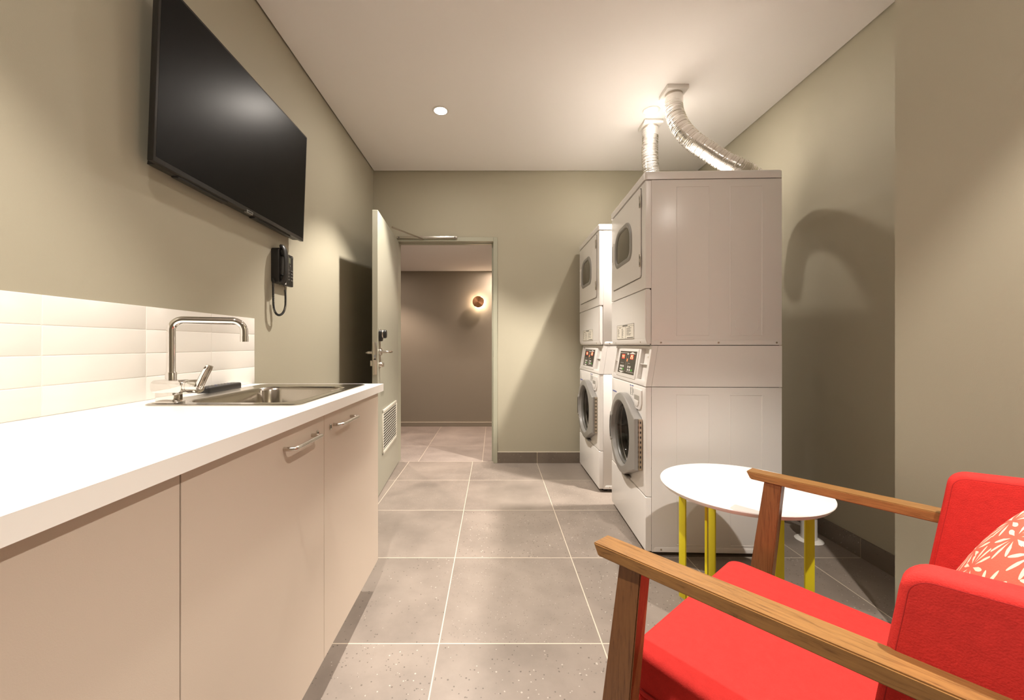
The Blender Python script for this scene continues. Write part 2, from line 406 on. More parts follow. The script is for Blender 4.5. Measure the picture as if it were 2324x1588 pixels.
bm = nb(); box(bm, gx0 + .02, gx1 - .02, gz0 + .02, gz1 - .02, -.001, .0006, M=DM); mk('vent_backing', bm, M_greydk, gr)
# lock set
lk = nb()
box(lk, .034, .062, .93, 1.215, 0, .008, .002, M=DM); bp_ = mk('lock_plate', lk, M_steel, door)
b = nb(); prism(b, rrect(.020, .076, 1.125, 1.208, .02), .003, .024, DM, .006); mk('card_reader', b, M_black, door)
b = nb(); prism(b, rrect(.024, .072, 1.150, 1.207, .02), .024, .032, DM, .003); mk('reader_ring', b, M_steel, door)
b = nb(); prism(b, rrect(.024, .072, 1.147, 1.209, .022), .032, .054, DM, .010, 4); mk('reader_cap', b, M_black, door)
lm = DM @ Matrix.Translation((.048, 1.048, 0))
b = nb(); lathe(b, [(.0, .0), (.027, .0), (.027, .014), (.024, .018), (.0105, .019), (.0105, .052)], lm)
tube(b, [(0, 0, .050), (.004, 0, .060), (.02, 0, .066), (.12, 0, .066)], .0095, 14, M=lm); mk('lever_handle', b, M_steel, door)
b = nb(); lathe(b, [(0, 0), (.021, 0), (.021, .012), (.017, .022), (.009, .024), (.009, .03), (0, .03)], DM @ Matrix.Translation((.048, .955, 0)))
box(b, -.006, .006, -.016, .016, .02, .034, .003, M=DM @ Matrix.Translation((.048, .955, 0))); mk('thumb_turn', b, M_steel, door)
b = nb(); box(b, -.0015, .001, .885, 1.118, -.034, -.006, .0005, M=DM); fp = mk('lock_faceplate', b, M_steel, door)
b = nb(); prism(b, [(-.010, 1.008), (-.001, 1.008), (-.001, 1.030)], -.027, -.013, DM); box(b, -.0025, -.001, .990, 1.003, -.028, -.012, M=DM); mk('latch', b, M_greydk, fp)
lm2 = DM @ Matrix.Translation((.048, 1.042, -.040)) @ Matrix.Rotation(PI, 4, 'X')
b = nb(); lathe(b, [(.0, .0), (.026, .0), (.026, .008), (.0105, .009), (.0105, .042)], lm2)
tube(b, [(0, 0, .040), (.004, 0, .048), (.02, 0, .054), (.12, 0, .054)], .009, 14, M=lm2); mk('rear_lever_handle', b, M_steel, door)
b = nb(); box(b, .035, .061, .945, .985, -.062, -.040, .002, M=DM); mk('rear_lock_cylinder', b, M_steel, door)
# closer arm & track
b = nb(); box(b, -.905, -.345, YF - .034, YF - .013, 2.083, 2.104, .002); ct = mk('closer_track', b, M_steel, fr, label='silver door closer track')
b = nb()
for xx in (-.885, -.365): lathe(b, [(0, 0), (.006, 0), (.006, .003), (0, .003)], basis((xx, YF - .034, 2.0935), (1, 0, 0), (0, 0, -1), (0, -1, 0)), 12)
mk('track_screw', b, M_greydk, ct)
b = nb()
tube(b, [(-.865, 3.42, 2.094), (-.66, YF - .024, 2.079)], (.008), 8); mk('closer_arm', b, M_steel, door, label='silver closer arm')
for zz in (.25, 1.04, 1.83):
    b = nb(); tube(b, [(-.905, YF - .020, zz - .05), (-.905, YF - .020, zz + .05)], .007, 12); mk('hinge', b, M_steel, door)

# ------------------------------------------------------------------ lamps
def downlight(x, y, z, watts, col, label, grp, **kw):
    t = thing('downlight', label, 'ceiling light', (x, y, z), group=grp)
    b = nb(); lathe(b, [(.044, .0), (.056, .0), (.0575, -.002), (.056, -.004), (.046, -.0045), (.0435, -.003), (.044, 0)], Matrix.Translation((x, y, z)), 40); mk('trim_ring', b, M_plastic_w, t)
    b = nb(); lathe(b, [(0, -.0005), (.0435, -.0005), (.0435, -.003), (0, -.003)], Matrix.Translation((x, y, z)), 40); mk('lens', b, M_lens, t)
    spot(t, x, y, z, watts, col, **kw)
for i_, L_ in enumerate(LAMPS): downlight(*L_, 'ceiling downlights of the laundry', blend=.60 if i_ == 1 else .38, size=84 if i_ == 1 else 92, tilt=11 if i_ == 1 else 0)
for L_ in HALL_LAMPS: downlight(*L_, 'hallway downlights', size=120, blend=.5, spill=4)

# ------------------------------------------------------------------ kitchenette
CZ = .92; CX = -.51; CY1 = 1.862; CY0 = .107
hx0, hx1, hy0, hy1 = -1.012, -.60, 1.205, 1.785
b = nb()
for q in ((XL, hx0, CY0, CY1), (hx1, CX, CY0, CY1), (hx0, hx1, CY0, hy0), (hx0, hx1, hy1, CY1)):
    box(b, q[0], q[1], q[2], q[3], CZ - .033, CZ)
bmesh.ops.remove_doubles(b, verts=b.verts[:], dist=1e-5)
wt = tag(mk('worktop', b, M_white, smooth=0), 'long white laminate worktop holding the sink', 'worktop'); center_origin(wt)
# splashback: tiles 300x75
b = nb()
box(b, XL + .0012, XL + .0114, CY0, 1.884, CZ + .0005, 1.2215, mi=1)
ys = [CY0, .400, .699, .998, 1.297, 1.596, 1.8845]
for i in range(6):
    for k in range(4):
        z0 = CZ + .0012 + k * .0755; g_ = .0011
        bb = bmesh.new(); bmesh.ops.create_cube(bb, size=1)
        y0, y1, z1 = ys[i] + g_, ys[i + 1] - g_, z0 + .0755 - .0022
        for v in bb.verts:
            v.co = Vector((XL + .0095 + v.co.x * .006, (y0 + y1) / 2 + v.co.y * (y1 - y0), (z0 + z1) / 2 + v.co.z * (z1 - z0)))
        bmesh.ops.bevel(bb, geom=bb.edges[:], offset=.0015, segments=3, profile=.5, affect='EDGES')
        tw = random.uniform(-.0006, .0006)
        for v in bb.verts:
            if v.co.x > XL + .009: v.co.x += tw * (v.co.y - y0) + random.uniform(-.0001, .0001)
        xf(bb, b)
sb = tag(mk('tile_splashback', b, [M_wtile, M_grout]), 'splashback of glossy white rectangular tiles above the worktop', 'tiles'); center_origin(sb)

def cup_handle(y0, y1, z, parent):
    b = nb(); xd = -.5302; o = .030
    tube(b, bez([(xd, y0, z), (xd + o * .55, y0, z), (xd + o * .9, y0 + .006, z), (xd + o, y0 + .022, z), (xd + o, (y0 + y1) / 2, z), (xd + o, y1 - .008, z), (xd + o * .85, y1, z), (xd + o * .5, y1, z), (xd, y1, z)], 6), .0055, 14)
    mk('handle', b, M_steel, parent)
def cam_lock(y, z, parent):
    b = nb(); Mx = basis((-.530, y, z), (0, 1, 0), (0, 0, 1), (1, 0, 0))
    lathe(b, [(0, 0), (.0100, 0), (.0100, .002), (.0085, .003), (.0075, .0022), (0, .0022)], Mx, 24)
    mk('lock', b, M_steel, parent); k = parent
    b = nb(); box(b, -.0012, .0012, -.0045, .0045, .0022, .0028, M=Mx); mk('keyhole', b, M_ink, k)
ZB = .120
cabs = [(.107, .683, 'near white base cabinet under the worktop, its door without a visible handle', None, None),
        (.683, 1.259, 'middle white base cabinet with a steel bar handle below the sink front', (1.018, 1.174), 1.211),
        (1.259, 1.846, 'end white base cabinet nearest the open door, lock left of its handle', (1.332, 1.489), 1.307)]
for y0, y1, lab, hd, lkk in cabs:
    t = thing('base_cabinet', lab, 'cabinet', (-.80, (y0 + y1) / 2, 0), group='base cabinets under the worktop')
    last = y1 > 1.8
    b = nb(); e1 = y1 - .0 ; T = .016
    box(b, XL + .01, -.549, y0 + .0003, y0 + T, ZB, CZ - .0335); box(b, XL + .01, -.549 if not last else -.531, e1 - T, e1 - .0003, ZB, CZ - .0335)
    box(b, XL + .01, -.549, y0 + T, e1 - T, ZB, ZB + T); box(b, XL + .01, XL + .02, y0 + T, e1 - T, ZB + T, CZ - .0335)
    box(b, XL + .05, -.60, y0 + .0003, e1 - .03, 0, ZB)
    mk('carcass', b, M_cab, t, smooth=0)
    b = nb(); ye = y1 - (T + .0015 if last else .0012)
    box(b, -.548, -.530, y0 + .0012, ye, ZB, CZ - .0355, .0008, 1); d = mk('door', b, M_cab, t, smooth=0)
    if hd: cup_handle(hd[0], hd[1], .8355, d); cam_lock(lkk, .833, d)
    if not hd: cup_handle(.15, .306, .8355, d)

# sink
b = nb(); N_ = 8
sx0, sx1, sy0, sy1 = -1.034, -.572, 1.178, 1.812
bx0, bx1, by0, by1 = -.965, -.625, 1.245, 1.715
def L3(x0, x1, y0, y1, r, z): return [Vector((p[0], p[1], z)) for p in rrect(x0, x1, y0, y1, r, N_)]
ins = lambda d, z, r: L3(bx0 + d, bx1 - d, by0 + d, by1 - d, r, z)
loops = [L3(sx0, sx1, sy0, sy1, .03, CZ + .0004), L3(sx0, sx1, sy0, sy1, .03, CZ + .0022), L3(sx0 + .004, sx1 - .004, sy0 + .004, sy1 - .004, .028, CZ + .0042),
         L3(sx0 + .010, sx1 - .010, sy0 + .010, sy1 - .010, .026, CZ + .0035),
         L3(sx0 + .020, sx1 - .020, sy0 + .020, sy1 - .020, .026, CZ + .0016),
         ins(-.012, CZ + .0016, .075), ins(-.004, CZ + .0012, .068), ins(0, CZ - .003, .065), ins(.004, CZ - .012, .065),
         ins(.012, CZ - .10, .062), ins(.020, CZ - .135, .06), ins(.035, CZ - .150, .05), ins(.07, CZ - .156, .04), ins(.145, CZ - .158, .02)]
ringloft(b, loops, cap0=False, cap1=True)
bmesh.ops.recalc_face_normals(b, faces=b.faces[:])
for f in b.faces: f.normal_flip() if f.normal.z < -.5 else None
sink = tag(mk('sink', b, M_sink, smooth=60), 'rectangular stainless steel sink set into the worktop', 'sink')
c0 = Vector((-.8, 1.49, CZ)); sink.data.transform(Matrix.Translation(-c0)); sink.location = c0; WM[sink.name] = Matrix.Translation(c0)
b = nb(); lathe(b, [(0, 0), (.042, 0), (.044, .003), (.035, .004), (.03, .001), (0, .001)], Matrix.Translation((-.80, 1.49, CZ - .1582)), 32); mk('drain', b, M_chrome, sink)

# tap
tap = thing('mixer_tap', 'chrome mixer tap with a square swivel spout on the sink rim', 'tap', (-.985, 1.232, CZ + .002))
TY = 1.232; tz = CZ + .002
b = nb(); box(b, -1.026, -.957, TY - .022, TY + .022, tz, tz + .004, .0015); box(b, -1.020, -.962, TY - .019, TY + .019, tz + .003, .962, .004, 3)
mk('base', b, M_chrome, tap)
b = nb(); prism(b, rrect(-.040, .055, -.0195, .0195, .014), -.021, .021, basis((-.993, TY, .972), (1, 0, 0), (0, 0, 1), (0, -1, 0)), .004)
lathe(b, [(.0145, 0), (.0145, .028), (.0135, .03)], Matrix.Translation((-.985, TY, .985)))
mk('body', b, M_chrome, tap)
b = nb(); xm = basis((-.938, TY, .972), (0, 1, 0), (0, 0, 1), (1, 0, 0))
lathe(b, [(.0185, 0), (.0185, .006), (.017, .007), (.017, .009), (.0205, .010), (.0205, .040), (.019, .043), (0, .043)], xm, 36); cart = mk('cartridge_collar', b, M_chrome, tap)
b = nb(); tube(b, bez([(-.905, TY - .002, .955), (-.899, TY, .972), (-.888, TY + .003, 1.0), (-.874, TY + .006, 1.030), (-.871, TY + .007, 1.036)], 6), [(.0075, .016)] * 6 + [(.008, .018)] * 6 + [(.0075, .018)] * 6 + [(.007, .016)] * 6 + [(.003, .009)], 16, flat=(1, 0, 0))
mk('lever', b, M_chrome, tap)
ZT = 1.174
e = Vector((-.812, 1.312, 0)); s = Vector((-.985, TY, 0)); dxy = (e - s).normalized()
def pt(d, z): q = s + dxy * d; return (q.x, q.y, z)
LT = (e - s).length; rb = .032
path = [pt(0, .985), pt(0, ZT - rb - .08), pt(0, ZT - rb)]
path += [pt(rb - rb * math.cos(a), ZT - rb + rb * math.sin(a)) for a in [PI / 2 * k / 10 for k in range(1, 11)]]
path += [pt(LT / 2, ZT)]
path += [pt(LT - rb + rb * math.sin(a), ZT - rb + rb * math.cos(a)) for a in [PI / 2 * k / 10 for k in range(0, 11)]]
path += [pt(LT, ZT - .05), pt(LT, 1.110)]
b = nb(); tube(b, path, .0116, 20); sp_ = mk('spout', b, M_chrome, tap, smooth=50)
b = nb(); lathe(b, [(.0124, 0), (.0124, .018), (0, .018)], Matrix.Translation(pt(LT, 1.108))); mk('aerator', b, M_chrome, sp_)

# remote control behind the sink
rm = thing('remote_control', 'black remote control lying between the tiles and the sink', 'remote control', (-1.075, 1.588, CZ), R_(2))
b = nb(); Mr = Matrix.Translation((-1.075, 1.588, CZ + .0005)) @ Matrix.Rotation(R_(2), 4, 'Z')
prism(b, rrect(-.023, .023, -.108, .108, .014), 0, .022, Mr, .006, 3); mk('shell', b, M_black, rm)
for i in range(9):
    for j in range(3):
        b = nb(); lathe(b, [(0, 0), (.0045, 0), (.004, .0018), (0, .0018)], Mr @ Matrix.Translation((-.013 + j * .013, -.085 + i * .019, .0208)), 10)
        mk('button', b, M_greydk if (i + j) % 4 else mat('button_blue', (.05, .06, .14), .4), rm)

# ------------------------------------------------------------------ television
tvt = .037; tn = Vector((1, 0, -tvt)).normalized(); tu = Vector((tvt, 0, 1)).normalized()
tv = thing('television', 'black flat television tilted down from the left wall', 'television', (-1.09, 1.76, 1.674))
TM = basis((-1.065, 1.2625, 1.674), (0, 1, 0), tu, tn)
TW, TH = .993, .580
b = nb(); box(b, 0, TW, 0, TH, -.020, 0, .002, 2, M=TM); mk('bezel', b, M_black, tv)
b = nb(); box(b, .009, TW - .009, .016, TH - .009, -.003, .0006, 0, M=TM); mk('screen', b, M_screen, tv, smooth=0)
b = nb(); prism(b, [(.03, .0), (TW - .03, .0), (TW - .06, .22), (TW - .10, .42), (.10, .42), (.06, .22)], -.045, -.019, TM, 0)
box(b, .12, .38, -.006, .02, -.042, -.014, .004, M=TM); box(b, .56, .88, -.006, .02, -.042, -.014, .004, M=TM)
mk('back_housing', b, M_black, tv)
b = nb(); box(b, .22, .77, .12, .16, -.056, -.044, .002, M=TM); box(b, .22, .77, .34, .38, -.056, -.044, .002, M=TM)
box(b, XL + .0015, XL + .014, 1.58, 1.92, 1.77, 2.10, .003); mk('wall_bracket', b, M_greydk, tv)
b = nb(); prism(b, [(.479, -.006), (.519, -.006), (.522, .007), (.476, .007)], -.012, .0015, TM, .001); lg = mk('badge', b, M_silverlab, tv)
def text_mesh(s, size, M, name, m, parent, ext=.0002):
    cu = bpy.data.curves.new('t', 'FONT'); cu.body = s; cu.size = size; cu.extrude = ext; cu.align_x = 'CENTER'; cu.align_y = 'CENTER'
    o = bpy.data.objects.new('t', cu); COL.objects.link(o)
    dg = bpy.context.evaluated_depsgraph_get(); me = bpy.data.meshes.new_from_object(o.evaluated_get(dg))
    bpy.data.objects.remove(o)
    bb = nb(); bb.from_mesh(me); bb.transform(M); return mk(name, bb, m, parent, smooth=0)
text_mesh('SAMSUNG', .0074, TM @ Matrix.Translation((.499, .0008, .0019)), 'lettering', M_ink, lg)

# ------------------------------------------------------------------ wall phone
ph = thing('wall_telephone', 'black corded wall telephone hanging below the television', 'telephone', (XL, 2.12, 1.41))
PM = basis((XL, 2.045, 1.415), (0, 1, 0), (0, 0, 1), (1, 0, 0))    # x along wall, y up, z out
b = nb(); prism(b, rrect(.0, .062, 0, .178, (.012, .006, .006, .016)), 0, .040, PM, .006, 3)
prism(b, rrect(.050, .166, -.003, .166, .006), .014, .030, PM, .003); box(b, .06, .13, .03, .14, 0, .018, .002, M=PM)
mk('base', b, M_black, ph)
b = nb()
pth = bez([(.029, .186, .036), (.029, .183, .046), (.029, .163, .056), (.029, .125, .062), (.029, .085, .063), (.029, .045, .061), (.029, .016, .052), (.029, .000, .038)], 5)
nn = len(pth); rad = []
for i in range(nn):
    t = i / (nn - 1); k = abs(2 * t - 1) ** 2.5
    rad.append((.0075 + .006 * k, .020 + .003 * k) if 0 < i < nn - 1 else (.004, .012))
tube(b, pth, rad, 20, flat=(0, 0, 1), M=PM)
lathe(b, [(0, .030), (.019, .030), (.022, .036), (.020, .045), (0, .047)], PM @ Matrix.Translation((.031, .158, .010)), 24)
lathe(b, [(0, .030), (.019, .030), (.021, .036), (.019, .044), (0, .046)], PM @ Matrix.Translation((.031, .024, .010)), 24)
mk('handset', b, M_black, ph, smooth=50)
b = nb(); box(b, .082, .136, .118, .150, .029, .0315, .0008, M=PM); mk('display', b, M_lcd, ph)
keys = [(.076 + .0185 * i, .030 + .0175 * j) for j in range(4) for i in range(3)] + [(.138, .030), (.152, .030), (.138, .047), (.152, .047), (.145, .064), (.138, .080), (.152, .080), (.090, .106), (.108, .106), (.126, .106)]
for kx, ky in keys:
    b = nb(); prism(b, rrect(-.0052, .0052, -.0038, .0038, .002, 3), 0, .0038, PM @ Matrix.Translation((kx, ky, .0298)), .001); mk('button', b, M_greydk, ph)
b = nb(); box(b, .073, .090, .001, .012, .0298, .0306, M=PM); st_ = mk('sticker', b, mat('sticker_white', (.6, .58, .56), .5), ph, label='small white sticker')
b = nb(); box(b, .075, .086, .007, .009, .0305, .0308, M=PM); mk('sticker_print', b, mat('sticker_red', (.5, .02, .02), .5), st_)
b = nb(); box(b, .146, .164, .152, .159, .0290, .0310, .0005, M=PM); mk('badge', b, M_silverlab, ph)
# coiled cord
cp = bez([(-1.112, 2.028, 1.428), (-1.106, 2.022, 1.40), (-1.105, 2.022, 1.34), (-1.104, 2.024, 1.285), (-1.100, 2.036, 1.258), (-1.095, 2.058, 1.250), (-1.088, 2.080, 1.262), (-1.083, 2.094, 1.292), (-1.081, 2.094, 1.34), (-1.080, 2.086, 1.382)], 16)
# arc length resample -> helix
seg = [0]
for a_, b_ in zip(cp, cp[1:]): seg.append(seg[-1] + (b_ - a_).length)
Ltot = seg[-1]
def at_len(s_):
    for i in range(len(seg) - 1):
        if seg[i + 1] >= s_:
            t = (s_ - seg[i]) / max(1e-9, seg[i + 1] - seg[i]); return cp[i].lerp(cp[i + 1], t), (cp[i + 1] - cp[i]).normalized()
    return cp[-1], (cp[-1] - cp[-2]).normalized()
hel = []; turns = 72; st = 10; up0 = Vector((1, 0, 0))
for i in range(turns * st + 1):
    p, T = at_len(Ltot * i / (turns * st)); u = (up0 - T * up0.dot(T)).normalized(); v = T.cross(u); a = 2 * PI * i / st
    hel.append(p + u * .0046 * math.cos(a) + v * .0046 * math.sin(a))
b = nb(); tube(b, hel, .0017, 6); cord = mk('coiled_cord', b, M_black, ph, smooth=80)
b = nb(); tube(b, bez([(-1.080, 2.086, 1.380), (-1.079, 2.082, 1.395), (-1.085, 2.074, 1.410), (-1.083, 2.072, 1.425)], 6), .0016, 6)
mk('cord_lead', b, M_black, ph); b = nb(); tube(b, bez([(-1.112, 2.028, 1.428), (-1.112, 2.032, 1.434), (-1.110, 2.048, 1.437)], 6), .0018, 6); mk('cord_lead', b, M_black, ph)

# ------------------------------------------------------------------ stacked washer and dryer
WU, SD, TOPZ = .690, .692, 2.000        # width along the front, depth, top
def machine(loc, rz, lab):
    t = thing('stacked_washer_dryer', lab, 'laundry machine', loc, rz, group='stacked washer dryers')
    W = WM[t.name]
    # local thing frame: x = depth from the front face, y = along the front (away from camera), z up
    def lk_(name, bm, m, p=t, **k): return mk(name, bm, m, p, world=False, **k)
    FM = basis((0, 0, 0), (0, 1, 0), (0, 0, 1), (-1, 0, 0))           # front: x=u, y=z, z=outwards
    # dark core showing in the seams
    b = nb(); box(b, .075, SD - .01, .008, WU - .008, .8775, 1.97); box(b, .0285, .09, .010, WU - .010, 1.10, 1.95); lk_('inner_chassis', b, M_enameldk, smooth=0)
    # --- dryer body
    def emboss(b, x0, x1, z0, z1, ysign, yface):
        for q in ((x0, x1, z0, z0 + .003), (x0, x1, z1 - .003, z1), (x0, x0 + .003, z0, z1), (x1 - .003, x1, z0, z1)):
            box(b, q[0], q[1], yface - .0018, yface + .0012, q[2], q[3], .0012)
    b = nb(); box(b, .031, SD, 0, WU, 1.0975, 1.954, .002)
    for q in ((.158, .325), (.430, .594)):
        emboss(b, q[0], q[1], 1.145, 1.918, -1, 0)
    tube(b, [(.515 + .058 * math.cos(2 * PI * k / 40), .0004, 1.203 + .058 * math.sin(2 * PI * k / 40)) for k in range(41)], .0014, 6, cap=False)
    prism(b, rrect(.040, SD - .012, 1.0985, 1.122, (.001, .001, .010, .010)), 0, .0015, basis((0, 0, 0), (1, 0, 0), (0, 0, 1), (0, -1, 0)), .0008)
    dry = lk_('dryer_cabinet', b, M_enamel)
    for s_ in (.078, .371, .664):
        b = nb(); lathe(b, [(0, 0), (.0048, 0), (.0045, .002), (.003, .0025), (0, .0015)], basis((s_, -.0014, 1.110), (1, 0, 0), (0, 0, 1), (0, -1, 0)), 14); lk_('screw', b, M_steel, dry)
    # top cap
    b = nb(); prism(b, rrect(-.006, SD + .004, -.003, WU + .003, .016), 1.957, TOPZ, None, .011, 4); lk_('top_cap', b, M_enamel)
    # front frame of dryer (around the door)
    b = nb(); prism(b, rrect(0, WU, 1.3935, 1.953, .004), -.030, 0, FM, .012, 4); fp_ = lk_('dryer_front_panel', b, M_enamel)
    # dryer door
    d0, d1, z0, z1 = .062, .640, 1.462, 1.938
    b = nb(); prism(b, rrect(d0 - .003, d1 + .003, z0 - .003, z1 + .003, .022), .0, .0006, FM); lk_('door_gap', b, M_enameldk, fp_)
    b = nb(); pw = rrect(d0, d1, z0, z1, .02, 6)
    prism(b, pw, .0004, .0085, FM, .004, 3)
    # recess ring drawn as raised bezel below
    dd = lk_('dryer_door', b, M_enamel)
    wl = rrect(.200, .560, 1.586, 1.826, (.060, .060, .120, .120), 10)
    def scl(poly, k, cx=.38, cz=1.70):
        return [(cx + (p[0] - cx) * k[0], cz + (p[1] - cz) * k[1]) for p in poly]
    def lift(poly, h): return [Vector((-h, p[0], p[1])) for p in poly]
    b = nb(); lps = [lift(scl(wl, (1, 1)), .006), lift(scl(wl, (.99, .985)), .012), lift(scl(wl, (.95, .93)), .016), lift(scl(wl, (.86, .80)), .0155), lift(scl(wl, (.835, .77)), .0105), lift(scl(wl, (.83, .765)), .0065)]
    ringloft(b, lps, close_ends=False); bmesh.ops.recalc_face_normals(b, faces=b.faces[:]); wf = lk_('window_frame', b, M_greyplastic, dd, smooth=50); wf = dd
    b = nb(); inner = scl(wl, (.83, .765))
    lps = [lift(inner, .0088), lift(scl(inner, (.97, .96)), .0098), lift(scl(inner, (.6, .6)), .0125), lift(scl(inner, (.2, .2)), .0135), lift(scl(inner, (.02, .02)), .0136)]
    ringloft(b, lps, cap0=False); lk_('window_glass', b, mat('smoked_glass', (.075, .066, .045), .16, spec=.8), wf, smooth=60)
    b = nb(); prism(b, rrect(.588, .640 - .006, 1.635, 1.772, .008), .0084, .012, FM, .002); lk_('door_handle', b, M_enamel, dd); hd_ = dd
    b = nb(); prism(b, rrect(.606, .626, 1.650, 1.757, .006), .0118, .0124, FM); lk_('handle_recess', b, mat('recess_grey', (.45, .43, .40), .5), hd_)
    for hz in (1.865, 1.550):
        b = nb(); box(b, -.0115, -.006, .056, .072, hz - .034, hz + .034, .0015); lk_('hinge', b, M_steel, dd); h = dd
        b = nb()
        for q in (-.017, .017): box(b, -.0121, -.011, .060, .066, hz + q - .007, hz + q + .007)
        lk_('hinge_slot', b, M_ink, h)
    # lower dryer panel with chamfered bottom
    b = nb(); prof = [(-.030, 1.0985), (-.012, 1.0985), (.0, 1.130), (0, 1.3905), (-.030, 1.3905)]     # (outward, z)
    PMx = basis((0, 0, 0), (-1, 0, 0), (0, 0, 1), (0, 1, 0))
    prism(b, prof, 0, WU, PMx); bmesh.ops.bevel(b, geom=[e for e in b.edges], offset=.006, segments=3, affect='EDGES', clamp_overlap=True)
    lp = lk_('lower_dryer_panel', b, M_enamel)
    for u_ in (.10, .60):
        b = nb(); lathe(b, [(0, 0), (.005, 0), (.0045, .002), (0, .0015)], basis((.0062, u_, 1.114), (0, 1, 0), (0, .0, 1), (-.92, 0, -.38)), 14); lk_('screw', b, M_steel, lp)
    # instruction label
    b = nb(); x0, x1, za, zb_ = .190, .545, 1.134, 1.222
    box(b, -.0010, .0002, x0, x1, za, zb_); il = lk_('instruction_label', b, M_paper, smooth=0)
    b = nb()
    for q in ((x0, x1, za, za + .0016), (x0, x1, zb_ - .0014, zb_), (x0, x0 + .0025, za, zb_), (x1 - .0025, x1, za, zb_), (x0, x1, zb_ - .013, zb_ - .012), (.352, .354, za, zb_ - .012)):
        box(b, -.0015, -.0008, q[0], q[1], q[2], q[3])
    box(b, -.0015, -.0008, .315, .42, zb_ - .0095, zb_ - .0045)
    rr_ = random.Random(3)
    for cx_, cw, n_ in ((.530, .05, 8), (.440, .045, 9), (.335, .10, 7)):
        for j in range(n_):
            zz = zb_ - .024 - j * .0068; ln = cw * rr_.uniform(.45, 1)
            box(b, -.0015, -.0008, cx_ - ln, cx_, zz - .0010, zz + .0010)
    box(b, -.0015, -.0008, .205, .325, za + .006, za + .010); box(b, -.0015, -.0008, .46, .49, zb_ - .0185, zb_ - .0155); box(b, -.0015, -.0008, .27, .29, zb_ - .0185, zb_ - .0155)
    lk_('label_print', b, M_ink, il, smooth=0)
    # --- raked control console
    zc0, zc1, rk = .8815, 1.0945, .034
    def rx(z): return .002 + rk * (z - zc0) / (zc1 - zc0)
    cpf = [(-.0300, zc0), (-.001, zc0), (-rk, zc1), (-.0630, zc1)]
    b = nb(); prism(b, cpf, 0, .030, PMx); prism(b, cpf, WU - .03, WU, PMx)
    sl = math.atan2(rk, zc1 - zc0)
    CM = basis((.001, 0, zc0), (0, 1, 0), (math.sin(sl), 0, math.cos(sl)), (-math.cos(sl), 0, math.sin(sl)))   # x=u, y=up the slope, z=out
    HL = (zc1 - zc0) / math.cos(sl)
    box(b, .028, WU - .028, 0, .030, -.030, -.0002, .002, M=CM); box(b, .028, WU - .028, HL - .012, HL, -.030, -.0002, .002, M=CM)
    box(b, .160, .610, .025, HL - .010, -.035, -.0002, .002, M=CM)
    box(b, .020, .175, .01, HL - .005, -.030, -.022, M=CM); box(b, .60, WU - .020, .01, HL - .005, -.030, -.022, M=CM)
    for a0, a1 in ((.028, .165), (.605, WU - .028)):
        box(b, a0, a1, HL * .52, HL * .545, -.024, -.006, .001, M=CM)
    con = lk_('control_console', b, M_enamel)
    b = nb(); lathe(b, [(0, 0), (.007, 0), (.006, .004), (0, .004)], CM @ Matrix.Translation((.085, HL * .72, -.022)), 16); lk_('key_lock', b, mat('brass', (.5, .36, .12), .35, metal=1), con)
    b = nb(); prism(b, [(.031, zc0), (.062 + .002, zc1), (SD, zc1), (SD, zc0)], 0, WU, basis((0, WU, 0), (1, 0, 0), (0, 0, 1), (0, -1, 0)))
    lk_('console_side_panel', b, M_enamel, con, smooth=0)
    b = nb(); prism(b, rrect(.192, .580, .020, HL - .020, .006), -.0003, .003, CM, .002); lk_('display_bezel', b, M_enamel, con); bz = con
    u0, u1, v0, v1 = .218, .554, .042, .180
    b = nb(); box(b, u0, u1, v0, v1, .0028, .0036, M=CM); lk_('control_display', b, mat('display_black', (.03, .024, .02), .25), bz, smooth=0); dp = con
    # seen from the front the far edge (large u) is the left side
    b = nb()
    def dbox(b, ua, ub, va, vb, h=.0041): box(b, ua, ub, va, vb, .0035, h, M=CM)
    dbox(b, .385, .548, v1 - .012, v1 - .010); dbox(b, .225, .372, v0 + .012, v0 + .0135)
    prism(b, [(.232, v1 - .016), (.360, v1 - .016), (.296, v1 - .004)], .0035, .0041, CM)
    prism(b, [(.415, v0 + .012), (.535, v0 + .012), (.475, v0 + .001)], .0035, .0041, CM)
    dbox(b, .366, .3675, v0 + .012, v1 - .012); dbox(b, .398, .3995, v0 + .012, v1 - .012)
    dbox(b, .372, .392, v1 - .022, v1 - .010)
    for (ua, n_) in ((.505, 3),):
        for i in range(3):
            for j in range(2):
                if not (i == 2 and j == 0):
                    kb = nb(); dbox(kb, ua - i * .030 - .010, ua - i * .030 + .010, v0 + .019 + j * .018, v0 + .031 + j * .018); lk_('white_key', kb, M_keyw, dp, smooth=0)
    for (ui, vj) in ((.345, 1), (.309, 1), (.345, 0), (.309, 0)):
        kb = nb(); dbox(kb, ui - .010, ui + .010, v0 + .019 + vj * .018, v0 + .031 + vj * .018); lk_('white_key', kb, M_keyw, dp, smooth=0)
    for uu in (.50, .48, .46, .345, .325): dbox(b, uu - .004, uu + .004, v0 + .062, v0 + .065)
    lk_('panel_print', b, M_keyw, dp, smooth=0)
    for ga in (.435, .263):
        b = nb(); dbox(b, ga, ga + .020, v0 + .019, v0 + .031); lk_('green_key', b, M_green, dp, smooth=0)
    b = nb(); dbox(b, .375, .390, v0 + .075, v0 + .092); lk_('indicator_lamp', b, M_orled, dp, smooth=0)
    SEG = {'1': 'bc', '4': 'bcfg', '5': 'acdfg', '2': 'abdeg', '3': 'abcdg', '6': 'acdefg', 'H': 'bcefg'}
